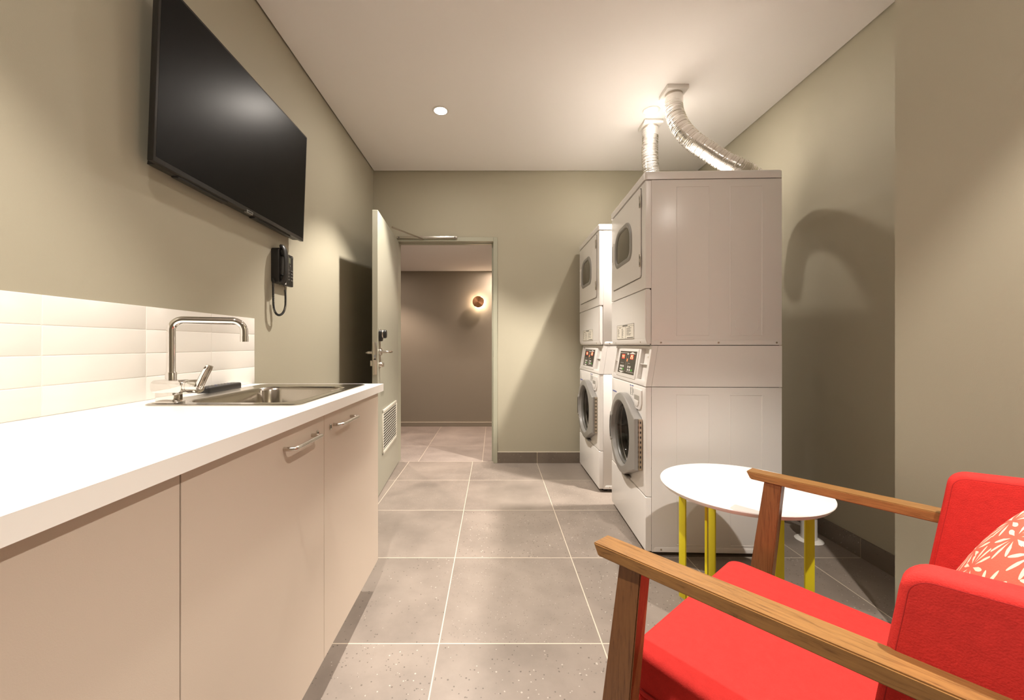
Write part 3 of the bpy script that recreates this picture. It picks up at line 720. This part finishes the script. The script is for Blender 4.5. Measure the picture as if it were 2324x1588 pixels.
    for ucen, txt in ((.475, '41'), (.300, '25')):
        b = nb()
        dbox(b, ucen - .030, ucen + .030, v1 - .048, v1 - .020, .0038)
        gl = lk_('digital_readout', b, mat('red_filter', (.12, .004, .004), .4, emit=(1, .02, .01), estr=.9), dp, smooth=0); gl = dp
        for i, ch in enumerate(txt):
            b = nb()
            uc = ucen + .012 - i * .024; vc = v1 - .034; hw, hh, th = .007, .0095, .0014
            S = {'a': (-hw, hw, hh - th, hh + th), 'd': (-hw, hw, -hh - th, -hh + th), 'g': (-hw, hw, -th, th), 'b': (-hw - .0018, -hw + .0018, 0, hh), 'c': (-hw - .0018, -hw + .0018, -hh, 0), 'f': (hw - .0018, hw + .0018, 0, hh), 'e': (hw - .0018, hw + .0018, -hh, 0)}
            for q in SEG[ch]:
                a_ = S[q]; box(b, uc + a_[0], uc + a_[1], vc + a_[2], vc + a_[3], .0038, .0044, M=CM)
            lk_('digit', b, mat('lit_digit', (.3, .02, .0), .5, emit=(1, .30, .15), estr=4), gl, smooth=0)
    # --- washer body
    b = nb(); box(b, .031, SD, 0, WU, .024, .8785, .002)
    bmesh.ops.delete(b, geom=[f for f in b.faces if f.normal.x < -.9 and f.calc_area() > .1], context='FACES')
    for q in ((.158, .325), (.430, .594)): emboss(b, q[0], q[1], .062, .841, -1, 0)
    prism(b, rrect(.044, SD - .012, .025, .050, (.001, .001, .010, .010)), 0, .0015, basis((0, 0, 0), (1, 0, 0), (0, 0, 1), (0, -1, 0)), .0008)
    wsh = lk_('washer_cabinet', b, M_enamel)
    for s_ in (.078, .655):
        b = nb(); lathe(b, [(0, 0), (.0048, 0), (.0045, .002), (.003, .0025), (0, .0015)], basis((s_, -.0014, .038), (1, 0, 0), (0, 0, 1), (0, -1, 0)), 14); lk_('screw', b, M_steel, wsh)
    # washer front panel: with round opening
    cu_, cz_, RO = .330, .574, .190
    b = nb(); x0, x1, z0, z1 = .002, WU - .002, .310, .878
    ring = [(cu_ + RO * math.cos(2 * PI * k / 64), cz_ + RO * math.sin(2 * PI * k / 64)) for k in range(64)]
    outer = []
    for k in range(64):
        a = 2 * PI * k / 64; c, s_ = math.cos(a), math.sin(a)
        tx = ((x1 - cu_) / c if c > 1e-9 else (x0 - cu_) / c if c < -1e-9 else 1e9); tz2 = ((z1 - cz_) / s_ if s_ > 1e-9 else (z0 - cz_) / s_ if s_ < -1e-9 else 1e9)
        q = min(tx, tz2); outer.append([cu_ + q * c, cz_ + q * s_])
    for cxx, czz in ((x0, z0), (x1, z0), (x1, z1), (x0, z1)):
        j = min(range(64), key=lambda i: (outer[i][0] - cxx) ** 2 + (outer[i][1] - czz) ** 2); outer[j] = [cxx, czz]
    def lf(poly, x): return [Vector((x, p[0], p[1])) for p in poly]
    io = [[max(x0 + .012, min(x1 - .012, p[0])), max(z0 + .006, min(z1 - .008, p[1]))] for p in outer]
    mo = [[max(x0 + .004, min(x1 - .004, p[0])), max(z0 + .002, min(z1 - .003, p[1]))] for p in outer]
    ringloft(b, [lf(outer, .030), lf(outer, .012), lf(mo, .0035), lf(io, 0), lf(ring, 0), lf(ring, .02)], close_ends=False)
    bmesh.ops.recalc_face_normals(b, faces=b.faces[:]); wp = lk_('washer_front_panel', b, M_enamel, smooth=40)
    # drum
    b = nb(); DMx = basis((0, cu_, cz_), (0, 1, 0), (0, 0, 1), (1, 0, 0))
    bb = nb(); pr = [(RO + .002, .018), (RO - .002, .022), (RO - .02, .035), (RO - .018, .06), (RO + .02, .08), (RO + .03, .30), (RO - .05, .34), (.01, .345)]
    lathe(bb, pr, DMx, 48)
    xf(bb, b); bmesh.ops.delete(b, geom=[f for f in b.faces if len(f.verts) > 4 and f.calc_center_median().x < .05], context='FACES')
    lk_('drum', b, M_drum, wp, smooth=50)
    # door ring
    Ro = .238; ang = []
    hingeu = .050; hz0, hz1 = cz_ - .142, cz_ + .130
    def ring_out(k):
        pts = []
        # tangent style outline: arc on the far side, straight runs to the hinge corners on the near side
        a_top = math.radians(112); n1 = 34
        for i in range(n1 + 1):     # arc from top (slightly near) round the far side to the bottom
            a = a_top - (2 * a_top) * i / n1 if False else None
        return pts
    a0 = R_(118)      # measured from +u (far) axis
    pts = [(cu_ + Ro * math.cos(a0 - 2 * a0 * i / 50), cz_ + Ro * math.sin(a0 - 2 * a0 * i / 50)) for i in range(51)]
    nb_ = []
    p_end = pts[-1]; p_st = pts[0]
    for i in range(1, 5): t_ = i / 5; nb_.append((p_end[0] + (hingeu - p_end[0]) * t_, p_end[1] + (hz0 - p_end[1]) * t_))
    nb_.append((hingeu, hz0)); 
    for i in range(1, 5): nb_.append((hingeu, hz0 + (hz1 - hz0) * i / 5))
    nb_.append((hingeu, hz1))
    for i in range(1, 5): t_ = i / 5; nb_.append((hingeu + (p_st[0] - hingeu) * t_, hz1 + (p_st[1] - hz1) * t_))
    outl = pts + nb_
    def radial(poly, r):   # project each outline direction to radius r
        o = []
        for p in poly:
            a = math.atan2(p[1] - cz_, p[0] - cu_); o.append((cu_ + r * math.cos(a), cz_ + r * math.sin(a)))
        return o
    def inset(poly, d):
        o = []
        for p in poly:
            l = math.hypot(p[0] - cu_, p[1] - cz_); o.append((cu_ + (p[0] - cu_) * (l - d) / l, cz_ + (p[1] - cz_) * (l - d) / l))
        return o
    b = nb()
    ringloft(b, [lf(outl, -.004), lf(outl, -.034), lf(inset(outl, .003), -.040), lf(inset(outl, .008), -.0425), lf(radial(outl, .195), -.045), lf(radial(outl, .189), -.041), lf(radial(outl, .184), -.024), lf(radial(outl, .181), -.012), lf(radial(outl, .180), -.004)], close_ends=False)
    bmesh.ops.recalc_face_normals(b, faces=b.faces[:]); wd = lk_('washer_door', b, M_greyplastic, smooth=24)
    b = nb(); lathe(b, [(.183, -.014), (.180, -.024), (.175, -.022), (.172, -.010), (.170, .0), (.177, .005)], DMx, 56)
    bmesh.ops.delete(b, geom=[f for f in b.faces if len(f.verts) > 4], context='FACES'); lk_('chrome_bezel', b, M_greydk, wd, smooth=60)
    b = nb(); lathe(b, [(.175, -.012), (.169, -.006), (.158, .020), (.142, .045), (.118, .062), (.09, .075), (.05, .082), (.001, .084)], DMx, 56)
    bmesh.ops.delete(b, geom=[f for f in b.faces if len(f.verts) > 4 and f.calc_center_median().x < .03], context='FACES'); lk_('door_glass', b, M_glass, wd, smooth=80)
    # door handle (far side)
    b = nb(); arc = lambda r, a: (cu_ + r * math.cos(a), cz_ + r * math.sin(a))
    A = [R_(-24 + 48 * i / 12) for i in range(13)]
    prism(b, [arc(.2285, a) for a in A] + [arc(.190, a) for a in A[::-1]], .036, .0485, FM, .004); lk_('handle', b, M_greyplastic, wd); hh = wd
    A2 = [R_(-19 + 38 * i / 12) for i in range(13)]
    b = nb(); prism(b, [arc(.222, a) for a in A2] + [arc(.200, a) for a in A2[::-1]], .0483, .0491, FM); lk_('handle_recess', b, M_ink, hh, smooth=0)
    # piano hinge
    b = nb(); box(b, -.022, -.002, hingeu - .007, hingeu + .003, hz0, hz1, .002); lk_('piano_hinge', b, mat('hinge_metal', (.55, .48, .38), .42, metal=1), wd); ph_ = wd
    b = nb()
    for i in range(10):
        zz = hz0 + .018 + i * (hz1 - hz0 - .036) / 9; box(b, -.016, -.009, hingeu - .0078, hingeu - .0065, zz - .006, zz + .006); box(b, -.0228, -.0215, hingeu - .004, hingeu + .001, zz - .006, zz + .006)
    lk_('hinge_slots', b, M_ink, ph_, smooth=0)
    b = nb(); box(b, -.030, -.002, .24, .33, .325, .337, .003); lk_('door_foot', b, M_greyplastic, wd)
    # detergent drawer
    b = nb(); prism(b, rrect(.050, .186, .745, .858, (.05, .05, .008, .008)), 0, .006, FM, .004, 3); dr = lk_('detergent_drawer', b, M_enamel)
    b = nb(); prism(b, rrect(.085, .168, .765, .822, (.026, .026, .004, .004)), .0058, .0064, FM); lk_('drawer_grip_shade', b, mat('grip_shadow', (.35, .33, .30), .5), dr)  # shade of the grip recess, painted as a flat grey patch
    b = nb(); prism(b, rrect(.095, .172, .762, .795, (.022, .022, .003, .003)), .006, .009, FM, .002); lk_('drawer_lip', b, M_enamel, dr)
    # printed marks
    b = nb()
    for q in ((.268, .250, .862, .868), (.225, .205, .862, .868), (.244, .232, .863, .866)): box(b, -.0006, .0003, q[1], q[0], q[2], q[3])
    lk_('blue_print', b, M_blue, wp, smooth=0)
    b = nb()
    for j in range(9):
        for c_ in (.262, .225):
            l_ = rr_.uniform(.010, .024); box(b, -.0006, .0003, c_ - l_, c_, .853 - j * .0052, .8555 - j * .0052)
    lk_('small_print', b, M_ink, wp, smooth=0)
    b = nb()
    for i in range(9): box(b, -.0006, .0003, .650 - i * .011, .6565 - i * .011, .786, .795)
    lk_('blue_lettering', b, M_blue, wp, smooth=0)
    # kick panel
    b = nb(); prism(b, rrect(.002, WU - .002, .026, .3065, .004), -.030, .0, FM, .010, 4); lk_('kick_panel', b, M_enamel)
    for fx in (.06, SD - .06):
        for fy in (.06, WU - .06):
            b = nb(); lathe(b, [(0, 0), (.022, 0), (.022, .012), (.010, .016), (.010, .03), (0, .03)], Matrix.Translation((fx, fy, 0)), 20); lk_('foot', b, M_black)
    return t
def copy_tree(o, parent=None):
    c = o.copy(); COL.objects.link(c); c.parent = parent
    for ch in [x for x in bpy.data.objects if x.parent == o]: copy_tree(ch, c)
    return c
m1 = machine((.785, 2.100, 0), R_(-1.95), 'near stacked washer dryer, its pinkish side facing the round table')
m2 = copy_tree(m1); m2.location = (.780, 3.012, 0); m2.rotation_euler = (0, 0, 0)
m2['label'] = 'far stacked washer dryer in the corner, partly hidden behind the nearer stack'

# ------------------------------------------------------------------ exhaust ducts
def duct(name, lab, plate, path, grp):
    x0, x1, y0, y1 = plate; cx, cy = (x0 + x1) / 2, (y0 + y1) / 2
    t = thing('exhaust_duct', lab, 'duct', (cx, cy, CEIL), group=grp)
    b = nb(); box(b, x0, x1, y0, y1, CEIL - .026, CEIL - .0002, .002); mk('ceiling_plate', b, M_plastic_w, t)
    b = nb(); lathe(b, [(.051, 0), (.053, 0), (.053, -.045), (.051, -.045)], Matrix.Translation((cx, cy, CEIL - .024)), 32); mk('collar', b, mat('collar_metal', (.55, .50, .44), .35, metal=1), t)
    P = bez(path, 40); sg = [0]
    for a_, b_ in zip(P, P[1:]): sg.append(sg[-1] + (b_ - a_).length)
    tot = sg[-1]; n = int(tot / .00225); pts = []; rr = []; j = 0; rd = random.Random(5)
    for i in range(n + 1):
        s_ = tot * i / n
        while j < len(sg) - 2 and sg[j + 1] < s_: j += 1
        pts.append(P[j].lerp(P[j + 1], min(1, (s_ - sg[j]) / max(1e-9, sg[j + 1] - sg[j]))))
        base = .0525 + .003 * min(1, s_ / .3)
        rr.append(base + .0020 * (1 if i % 4 < 2 else -1) + (-.0030 if i % 9 < 2 else .0006))
    b = nb(); tube(b, pts, rr, 36, cap=False); mk('foil_hose', b, M_foil, t, smooth=25)
    b = nb(); tube(b, [(cx, cy, CEIL - .040), (cx + .001, cy, CEIL - .062), (cx + .001, cy, CEIL - .098)], [.0545, .0565, .0550], 32, cap=False); mk('foil_tape', b, mat('foil_tape', (.88, .86, .83), .32, metal=1, bump=1.0, bscale=45), t, smooth=40)
duct('near', 'silver flexible exhaust duct curving down behind the near machine', (1.076, 1.210, 2.512, 2.648),
     [(1.143, 2.58, 2.672), (1.143, 2.578, 2.61), (1.150, 2.565, 2.545), (1.180, 2.545, 2.455), (1.235, 2.525, 2.375), (1.305, 2.505, 2.310), (1.395, 2.480, 2.232), (1.485, 2.450, 2.165), (1.575, 2.455, 2.11), (1.655, 2.52, 2.06), (1.69, 2.60, 1.97), (1.69, 2.64, 1.80)], 'dryer exhaust ducts')  # unseen lower run shaped to keep downlight off the right wall
duct('far', 'silver flexible exhaust duct dropping straight behind the near machine top', (1.078, 1.212, 2.900, 3.036),
     [(1.145, 2.968, 2.672), (1.143, 2.968, 2.60), (1.140, 2.967, 2.52), (1.143, 2.968, 2.44), (1.155, 2.972, 2.36), (1.20, 2.99, 2.27), (1.30, 3.04, 2.19), (1.42, 3.12, 2.12), (1.54, 3.20, 2.10), (1.66, 3.24, 2.04), (1.70, 3.28, 1.92), (1.70, 3.30, 1.80)], 'dryer exhaust ducts')  # hidden end bent outward likewise, to shade the right wall

# ------------------------------------------------------------------ standpipe by the right wall
sp = thing('drain_standpipe', 'white drain pipe with a floor flange behind the round table', 'pipe', (1.773, 2.28, 0))
T_ = Matrix.Translation((1.773, 2.28, 0))
b = nb(); lathe(b, [(.0, 0), (.066, 0), (.068, .002), (.060, .007), (.042, .010), (0, .010)], T_, 40); mk('floor_flange', b, M_plastic_w, sp)
b = nb(); lathe(b, [(.0385, .008), (.0385, .195), (.034, .195), (.034, .008)], T_, 32); mk('riser', b, M_plastic_w, sp)
b = nb(); lathe(b, [(.038, .0), (.0425, .0), (.0425, .055), (.038, .055)], T_ @ Matrix.Translation((0, 0, .135)), 32); mk('coupling', b, M_plastic_w, sp)
b = nb(); tube(b, bez([(1.773, 2.28, .197), (1.772, 2.281, .230), (1.745, 2.30, .262), (1.69, 2.33, .23), (1.63, 2.36, .12), (1.59, 2.42, .04), (1.60, 2.55, .03), (1.56, 2.70, .03), (1.55, 2.85, .05)], 10), .014, 14)
hs = tag(mk('drain_hose', b, M_hose), 'grey drain hose trailing from the white pipe to the machines', 'hose'); center_origin(hs)

# ------------------------------------------------------------------ sconce in hallway
sx, sy, sz = -.2145, HY, 1.675
scn = thing('wall_light', 'round copper wall light glowing on the hallway wall', 'wall light', (sx, sy, sz))
SM = basis((sx, sy, sz), (1, 0, 0), (0, 0, 1), (0, -1, 0))
b = nb(); lathe(b, [(0, .001), (.055, .001), (.055, .022), (0, .022)], SM, 48); mk('wall_plate', b, M_copper, scn)
b = nb(); lathe(b, [(0, .0225), (.060, .0225), (.070, .030), (.0715, .060), (.0715, .066), (0, .066)], SM @ Matrix.Translation((.012, -.019, 0)), 48); mk('led_ring', b, M_led, scn)
b = nb(); lathe(b, [(0, .0665), (.075, .0665), (.077, .068), (.077, .078), (.075, .0795), (0, .0795)], SM, 64); mk('disc_shade', b, M_copper, scn)
lp_ = bpy.data.lights.new('sconce_glow', 'POINT'); lp_.energy = .13; lp_.color = (1, .68, .42); lp_.shadow_soft_size = .02
for k in range(6):
    a = 2 * PI * k / 6 + .4; o = bpy.data.objects.new('lamp', lp_); COL.objects.link(o); o.parent = scn; o.location = (.098 * math.cos(a), -.045, .098 * math.sin(a))

# ------------------------------------------------------------------ round side table
TX, TYc, TZ, TR = .985, 1.62, .537, .297
tb = thing('side_table', 'round white side table on yellow flat bar legs', 'table', (TX, TYc, 0))
b = nb(); lathe(b, [(0, TZ - .020), (TR - .022, TZ - .020), (TR - .010, TZ - .018), (TR - .002, TZ - .008), (TR, TZ - .003), (TR - .0015, TZ), (0, TZ)], Matrix.Translation((TX, TYc, 0)), 96); mk('tabletop', b, M_tabletop, tb, smooth=30)
rad_ = .22; hw = .0165; th = .008
for k, a in enumerate((-6, 114, 234)):
    a = R_(a); ra = Vector((math.cos(a), math.sin(a), 0)); tg = Vector((-math.sin(a), math.cos(a), 0))
    c = Vector((.983, 1.615, 0)) + ra * (rad_ * math.cos(R_(26))); hc = rad_ * math.sin(R_(26))
    LM = basis(c, ra, tg, (0, 0, 1)); b = nb()
    box(b, -hw, hw, -hc, -hc + th, .0, TZ - .0205, .001, M=LM); box(b, -hw, hw, hc - th, hc, 0, TZ - .0205, .001, M=LM)
    box(b, -hw, hw, -hc + th, hc - th, 0, th, .001, M=LM); box(b, -hw, hw, -hc + th, hc - th, TZ - .0205 - th, TZ - .0205, .001, M=LM)
    mk('leg', b, M_yellow, tb)

# ------------------------------------------------------------------ armchair
CA = R_(39.8); Rv = Vector((math.cos(CA), math.sin(CA), 0)); Fv = Vector((-math.sin(CA), math.cos(CA), 0))
co = Rv * 1.114
ch = thing('armchair', 'red wool armchair with slim oak arms and winged back', 'armchair', tuple(co), CA)
def cmk(name, bm, m, p=ch, **k): return mk(name, bm, m, p, world=False, **k)
AZ = .687; AT = .024
for sgn, ff, lab in ((-1, .014, 'near'), (1, -.013, 'far')):
    # arm: slab from the front (y=.502) back to y=-.30
    b = nb(); hwid = .026
    xc = lambda y: sgn * (.391 - .040 * (.502 - min(y, .502)) if sgn < 0 else .389 - .022 * (.502 - min(y, .502)))
    loops = []
    ysl = [.502, .30, .10, -.10, -.28]
    for i, y in enumerate(ysl):
        x = xc(y); yy = y + ff
        zt = AZ; zb2 = AZ - AT - .001 * i
        yb = yy + (-.012 if i == 0 else 0)
        loops.append([Vector((x - hwid, yb, zb2)), Vector((x + hwid, yb, zb2)), Vector((x + hwid, yy, zt)), Vector((x - hwid, yy, zt))])
    ringloft(b, loops); bmesh.ops.recalc_face_normals(b, faces=b.faces[:])
    bmesh.ops.bevel(b, geom=[e for e in b.edges if len(e.link_faces) == 2 and e.calc_face_angle(0) > .5], offset=.0022, segments=2, affect='EDGES')
    cmk('armrest', b, M_woodY)
    # front leg
    def leg(yt0, yt1, ym0, ym1, yb0, yb1, zt, zm, xo, name='leg'):
        b = nb(); t_ = .019
        rows = []
        for z, q0, q1 in ((zt, yt0, yt1), (zm, ym0, ym1), (0.0, yb0, yb1)):
            rows.append([Vector((xo - t_, q0, z)), Vector((xo + t_, q0, z)), Vector((xo + t_, q1, z)), Vector((xo - t_, q1, z))])
        ringloft(b, rows); bmesh.ops.recalc_face_normals(b, faces=b.faces[:])
        bmesh.ops.bevel(b, geom=[e for e in b.edges if len(e.link_faces) == 2 and e.calc_face_angle(0) > .5], offset=.002, segments=2, affect='EDGES')
        return cmk(name, b, M_woodZ)
    xo = sgn * (.3835)
    f0 = ff * .9
    leg(.403 + f0, .450 + f0, .431 + f0, .492 + f0, .495 + f0, .540 + f0, AZ - AT + .0005, .355, xo)
    leg(-.235, -.185, -.225, -.165, -.330, -.285, AZ - AT - .003, .355, sgn * .374)
# wooden side rails and front rail
for sgn in (-1, 1):
    b = nb(); box(b, sgn * .3775 - .012, sgn * .3775 + .012, -.20, .38, .300, .345, .003); cmk('side_rail', b, M_woodY)
# seat base
b = nb(); box(b, -.302, .272, -.20, .494, .262, .327, .008, 3)
box(b, -.366, .366, .30, .36, .285, .322, .002); box(b, -.366, .366, -.18, -.12, .285, .322, .002)
cmk('seat_base', b, M_red)
# seat cushion: rounded, slightly domed
def soft_box(x0, x1, y0, y1, z0, z1, r, nx=28, ny=28, dome=.006, zfun=None, vr=.022):
    b = nb(); loops = []
    zs = []
    m_ = 6
    for k in range(m_ + 1): a = PI / 2 * k / m_; zs.append((z0 + vr - vr * math.cos(a) if False else z0 + vr * (1 - math.cos(a)) if False else z0 + vr - vr * math.cos(a), vr - vr * math.sin(a)))
    for k in range(m_ + 1): a = PI / 2 * k / m_; zs.append((z1 - vr + vr * math.sin(a), vr - vr * math.cos(a)))
    for z, d in zs: loops.append([Vector((p[0], p[1], z)) for p in rrect(x0 + d, x1 - d, y0 + d, y1 - d, max(.004, r - d), 8)])
    top = loops[-1]; cx, cy = (x0 + x1) / 2, (y0 + y1) / 2
    for k in (.9, .75, .55, .3, .1, .01):
        loops.append([Vector((cx + (p.x - cx) * k, cy + (p.y - cy) * k, z1 + dome * (1 - k * k))) for p in top])
    ringloft(b, loops); bmesh.ops.recalc_face_normals(b, faces=b.faces[:])
    if zfun:
        for v in b.verts: v.co.z += zfun(v.co)
    return b
b = soft_box(-.306, .277, -.20, .502, .328, .431, .038, vr=.015, zfun=lambda c: -.045 * (.502 - c.y) * max(0, min(1, (c.z - .33) / .1)) , dome=.004)
seat = cmk('seat_cushion', b, M_red, smooth=60)
b = nb(); pl = rrect(-.3065, .2775, -.2005, .5025, .038, 10); pl3 = [Vector((p[0], p[1], .350)) for p in pl]; tube(b, pl3 + [pl3[0]], .0022, 6, cap=False); cmk('seam', b, M_piping, seat)
# wings + back
def wing(sgn, ff):
    xi, xo_ = .300, .353
    prof = [(.137 + .05 + ff * 0, .335), (.062 + ff * .35, .775), (.045 + ff * .35, .797), (.020 + ff * .35, .8005), (-.10, .811), (-.27, .826), (-.22, .335)]
    # round front top corner
    prof = [(.118 + ff, .335), (.060 + ff, .742)] + [(.0205 + ff + .036 * math.cos(a), .7655 + .036 * math.sin(a)) for a in [R_(8 + 82 * k / 8) for k in range(9)]] + [(-.10, .809), (-.30, .826), (-.24, .335)]
    b = nb(); n = len(prof); vr = .012
    def lp(d, x): # inset outline by d
        cxm = sum(p[0] for p in prof) / n; czm = sum(p[1] for p in prof) / n
        out = []
        for i, p in enumerate(prof):
            a_, c_ = prof[i - 1], prof[(i + 1) % n]
            t_ = Vector((c_[0] - a_[0], c_[1] - a_[1])).normalized(); nrm = Vector((-t_.y, t_.x))
            if nrm.dot(Vector((cxm - p[0], czm - p[1]))) < 0: nrm = -nrm
            out.append(Vector((x, p[0] + nrm.x * d, p[1] + nrm.y * d)))
        return out
    L_ = []
    for k in range(5): a = PI / 2 * k / 4; L_.append(lp(vr * (1 - math.sin(a)), sgn * (xi + vr * (1 - math.cos(a)))))
    for k in range(5): a = PI / 2 * k / 4; L_.append(lp(vr * (1 - math.cos(a)), sgn * (xo_ - vr * (1 - math.sin(a)))))
    ringloft(b, L_); bmesh.ops.recalc_face_normals(b, faces=b.faces[:])
    wg = cmk('wing', b, M_red, smooth=50)
    b = nb()
    for xx, d in ((xo_ - .0015, .0095), (xi + .0015, .0095)):
        q = [Vector((sgn * xx, p.y, p.z)) for p in lp(d, 0)]; tube(b, q[:-1], .0013, 6)
    cmk('seam', b, M_piping, wg)
wing(-1, .014); wing(1, -.006)
b = nb(); prof = [(-.115, .40), (-.185, .60), (-.245, .80), (-.262, .826), (-.290, .835), (-.318, .826), (-.325, .80), (-.265, .40), (-.235, .30), (-.14, .30)]
prism(b, prof, -.2995, .2995, basis((0, 0, 0), (0, 1, 0), (0, 0, 1), (1, 0, 0)))
bmesh.ops.bevel(b, geom=[e for e in b.edges], offset=.01, segments=3, affect='EDGES', clamp_overlap=True)
cmk('backrest', b, M_red, smooth=60)

# patterned cushion
M_pat = None
def pat_mat():
    m = bpy.data.materials.new('leaf_print_fabric'); m.use_nodes = True; nt = m.node_tree; L = nt.links.new; N = nt.nodes.new
    b = nt.nodes['Principled BSDF']; uv = N('ShaderNodeUVMap'); uv.uv_map = 'UVMap'
    def math_(op, a, bb=None, cc=None):
        q = N('ShaderNodeMath'); q.operation = op
        for i, v in enumerate((a, bb, cc)):
            if v is None: continue
            if isinstance(v, (int, float)): q.inputs[i].default_value = v
            else: L(v, q.inputs[i])
        return q.outputs[0]
    vo = N('ShaderNodeTexVoronoi'); vo.inputs['Scale'].default_value = 5.2; vo.inputs['Randomness'].default_value = .35; vo.voronoi_dimensions = '2D'
    L(uv.outputs[0], vo.inputs['Vector'])
    # Position output is in unscaled space
    sub = N('ShaderNodeVectorMath'); sub.operation = 'SUBTRACT'; L(uv.outputs[0], sub.inputs[0]); L(vo.outputs['Position'], sub.inputs[1])
    s = N('ShaderNodeSeparateXYZ'); L(sub.outputs[0], s.inputs[0])
    an = math_('ARCTAN2', s.outputs[1], s.outputs[0]); ds = vo.outputs['Distance']
    sc_ = N('ShaderNodeSeparateColor'); L(vo.outputs['Color'], sc_.inputs[0])
    an2 = math_('ADD', an, math_('MULTIPLY', sc_.outputs[0], 6.28))
    fr_ = math_('SINE', math_('MULTIPLY', an2, 10))
    wid = math_('SUBTRACT', math_('MULTIPLY', math_('ABSOLUTE', math_('SUBTRACT', ds, .36)), 3.4), -.22)
    leaf = math_('GREATER_THAN', fr_, wid)
    rng = math_('MULTIPLY', math_('GREATER_THAN', ds, .12), math_('LESS_THAN', ds, .62))
    f = math_('MULTIPLY', leaf, rng)
    mx = N('ShaderNodeMix'); mx.data_type = 'RGBA'; L(f, mx.inputs['Factor'])
    mx.inputs['A'].default_value = (.78, .13, .085, 1); mx.inputs['B'].default_value = (.85, .66, .52, 1)
    L(mx.outputs['Result'], b.inputs['Base Color']); b.inputs['Roughness'].default_value = .9; b.inputs['Specular IOR Level'].default_value = .2
    n = N('ShaderNodeTexNoise'); n.inputs['Scale'].default_value = 300; tc = N('ShaderNodeTexCoord'); L(tc.outputs['Object'], n.inputs['Vector'])
    bp = N('ShaderNodeBump'); bp.inputs['Strength'].default_value = .4; bp.inputs['Distance'].default_value = .001; L(n.outputs['Fac'], bp.inputs['Height']); L(bp.outputs['Normal'], b.inputs['Normal'])
    return m
def pillow(S, T):
    b = nb(); n = 36; uvl = b.loops.layers.uv.new('UVMap'); grids = []
    for side in (1, -1):
        g_ = []
        for i in range(n + 1):
            row = []
            for j in range(n + 1):
                u = 2 * i / n - 1; v = 2 * j / n - 1
                h = ((1 - abs(u) ** 2.4) * (1 - abs(v) ** 2.4)); h = max(0, h) ** .55
                pin = 1 - .07 * (1 - abs(u)) * abs(v) ** 3 * 1.0 if False else 1
                x = u * S / 2 * (1 - .05 * (1 - abs(v) ** 2) * 0 - .045 * (1 - v * v) * 0); z = v * S / 2
                # concave edges between the corners
                x *= 1 - .05 * (1 - v * v); z *= 1 - .05 * (1 - u * u)
                row.append(b.verts.new((x, side * h * T / 2, z)))
            g_.append(row)
        grids.append(g_)
        for i in range(n):
            for j in range(n):
                q = (g_[i][j], g_[i + 1][j], g_[i + 1][j + 1], g_[i][j + 1]); f = b.faces.new(q if side < 0 else q[::-1])
                for l, (a, c) in zip(f.loops, ((i, j), (i + 1, j), (i + 1, j + 1), (i, j + 1)) if side < 0 else ((i, j + 1), (i + 1, j + 1), (i + 1, j), (i, j))): l[uvl].uv = (a / n, c / n)
    bmesh.ops.remove_doubles(b, verts=b.verts[:], dist=1e-4); return b
b = pillow(.46, .17)
PW = Matrix.Translation(co) @ Matrix.Rotation(CA, 4, 'Z')
PL = PW @ Matrix.Translation((.0, -.050, .640)) @ Matrix.Rotation(R_(24), 4, 'X')
b.transform(PL)
pil = tag(mk('throw_cushion', b, pat_mat(), smooth=80), 'coral cushion with a pale radiating leaf print on the red armchair', 'cushion')
center_origin(pil)
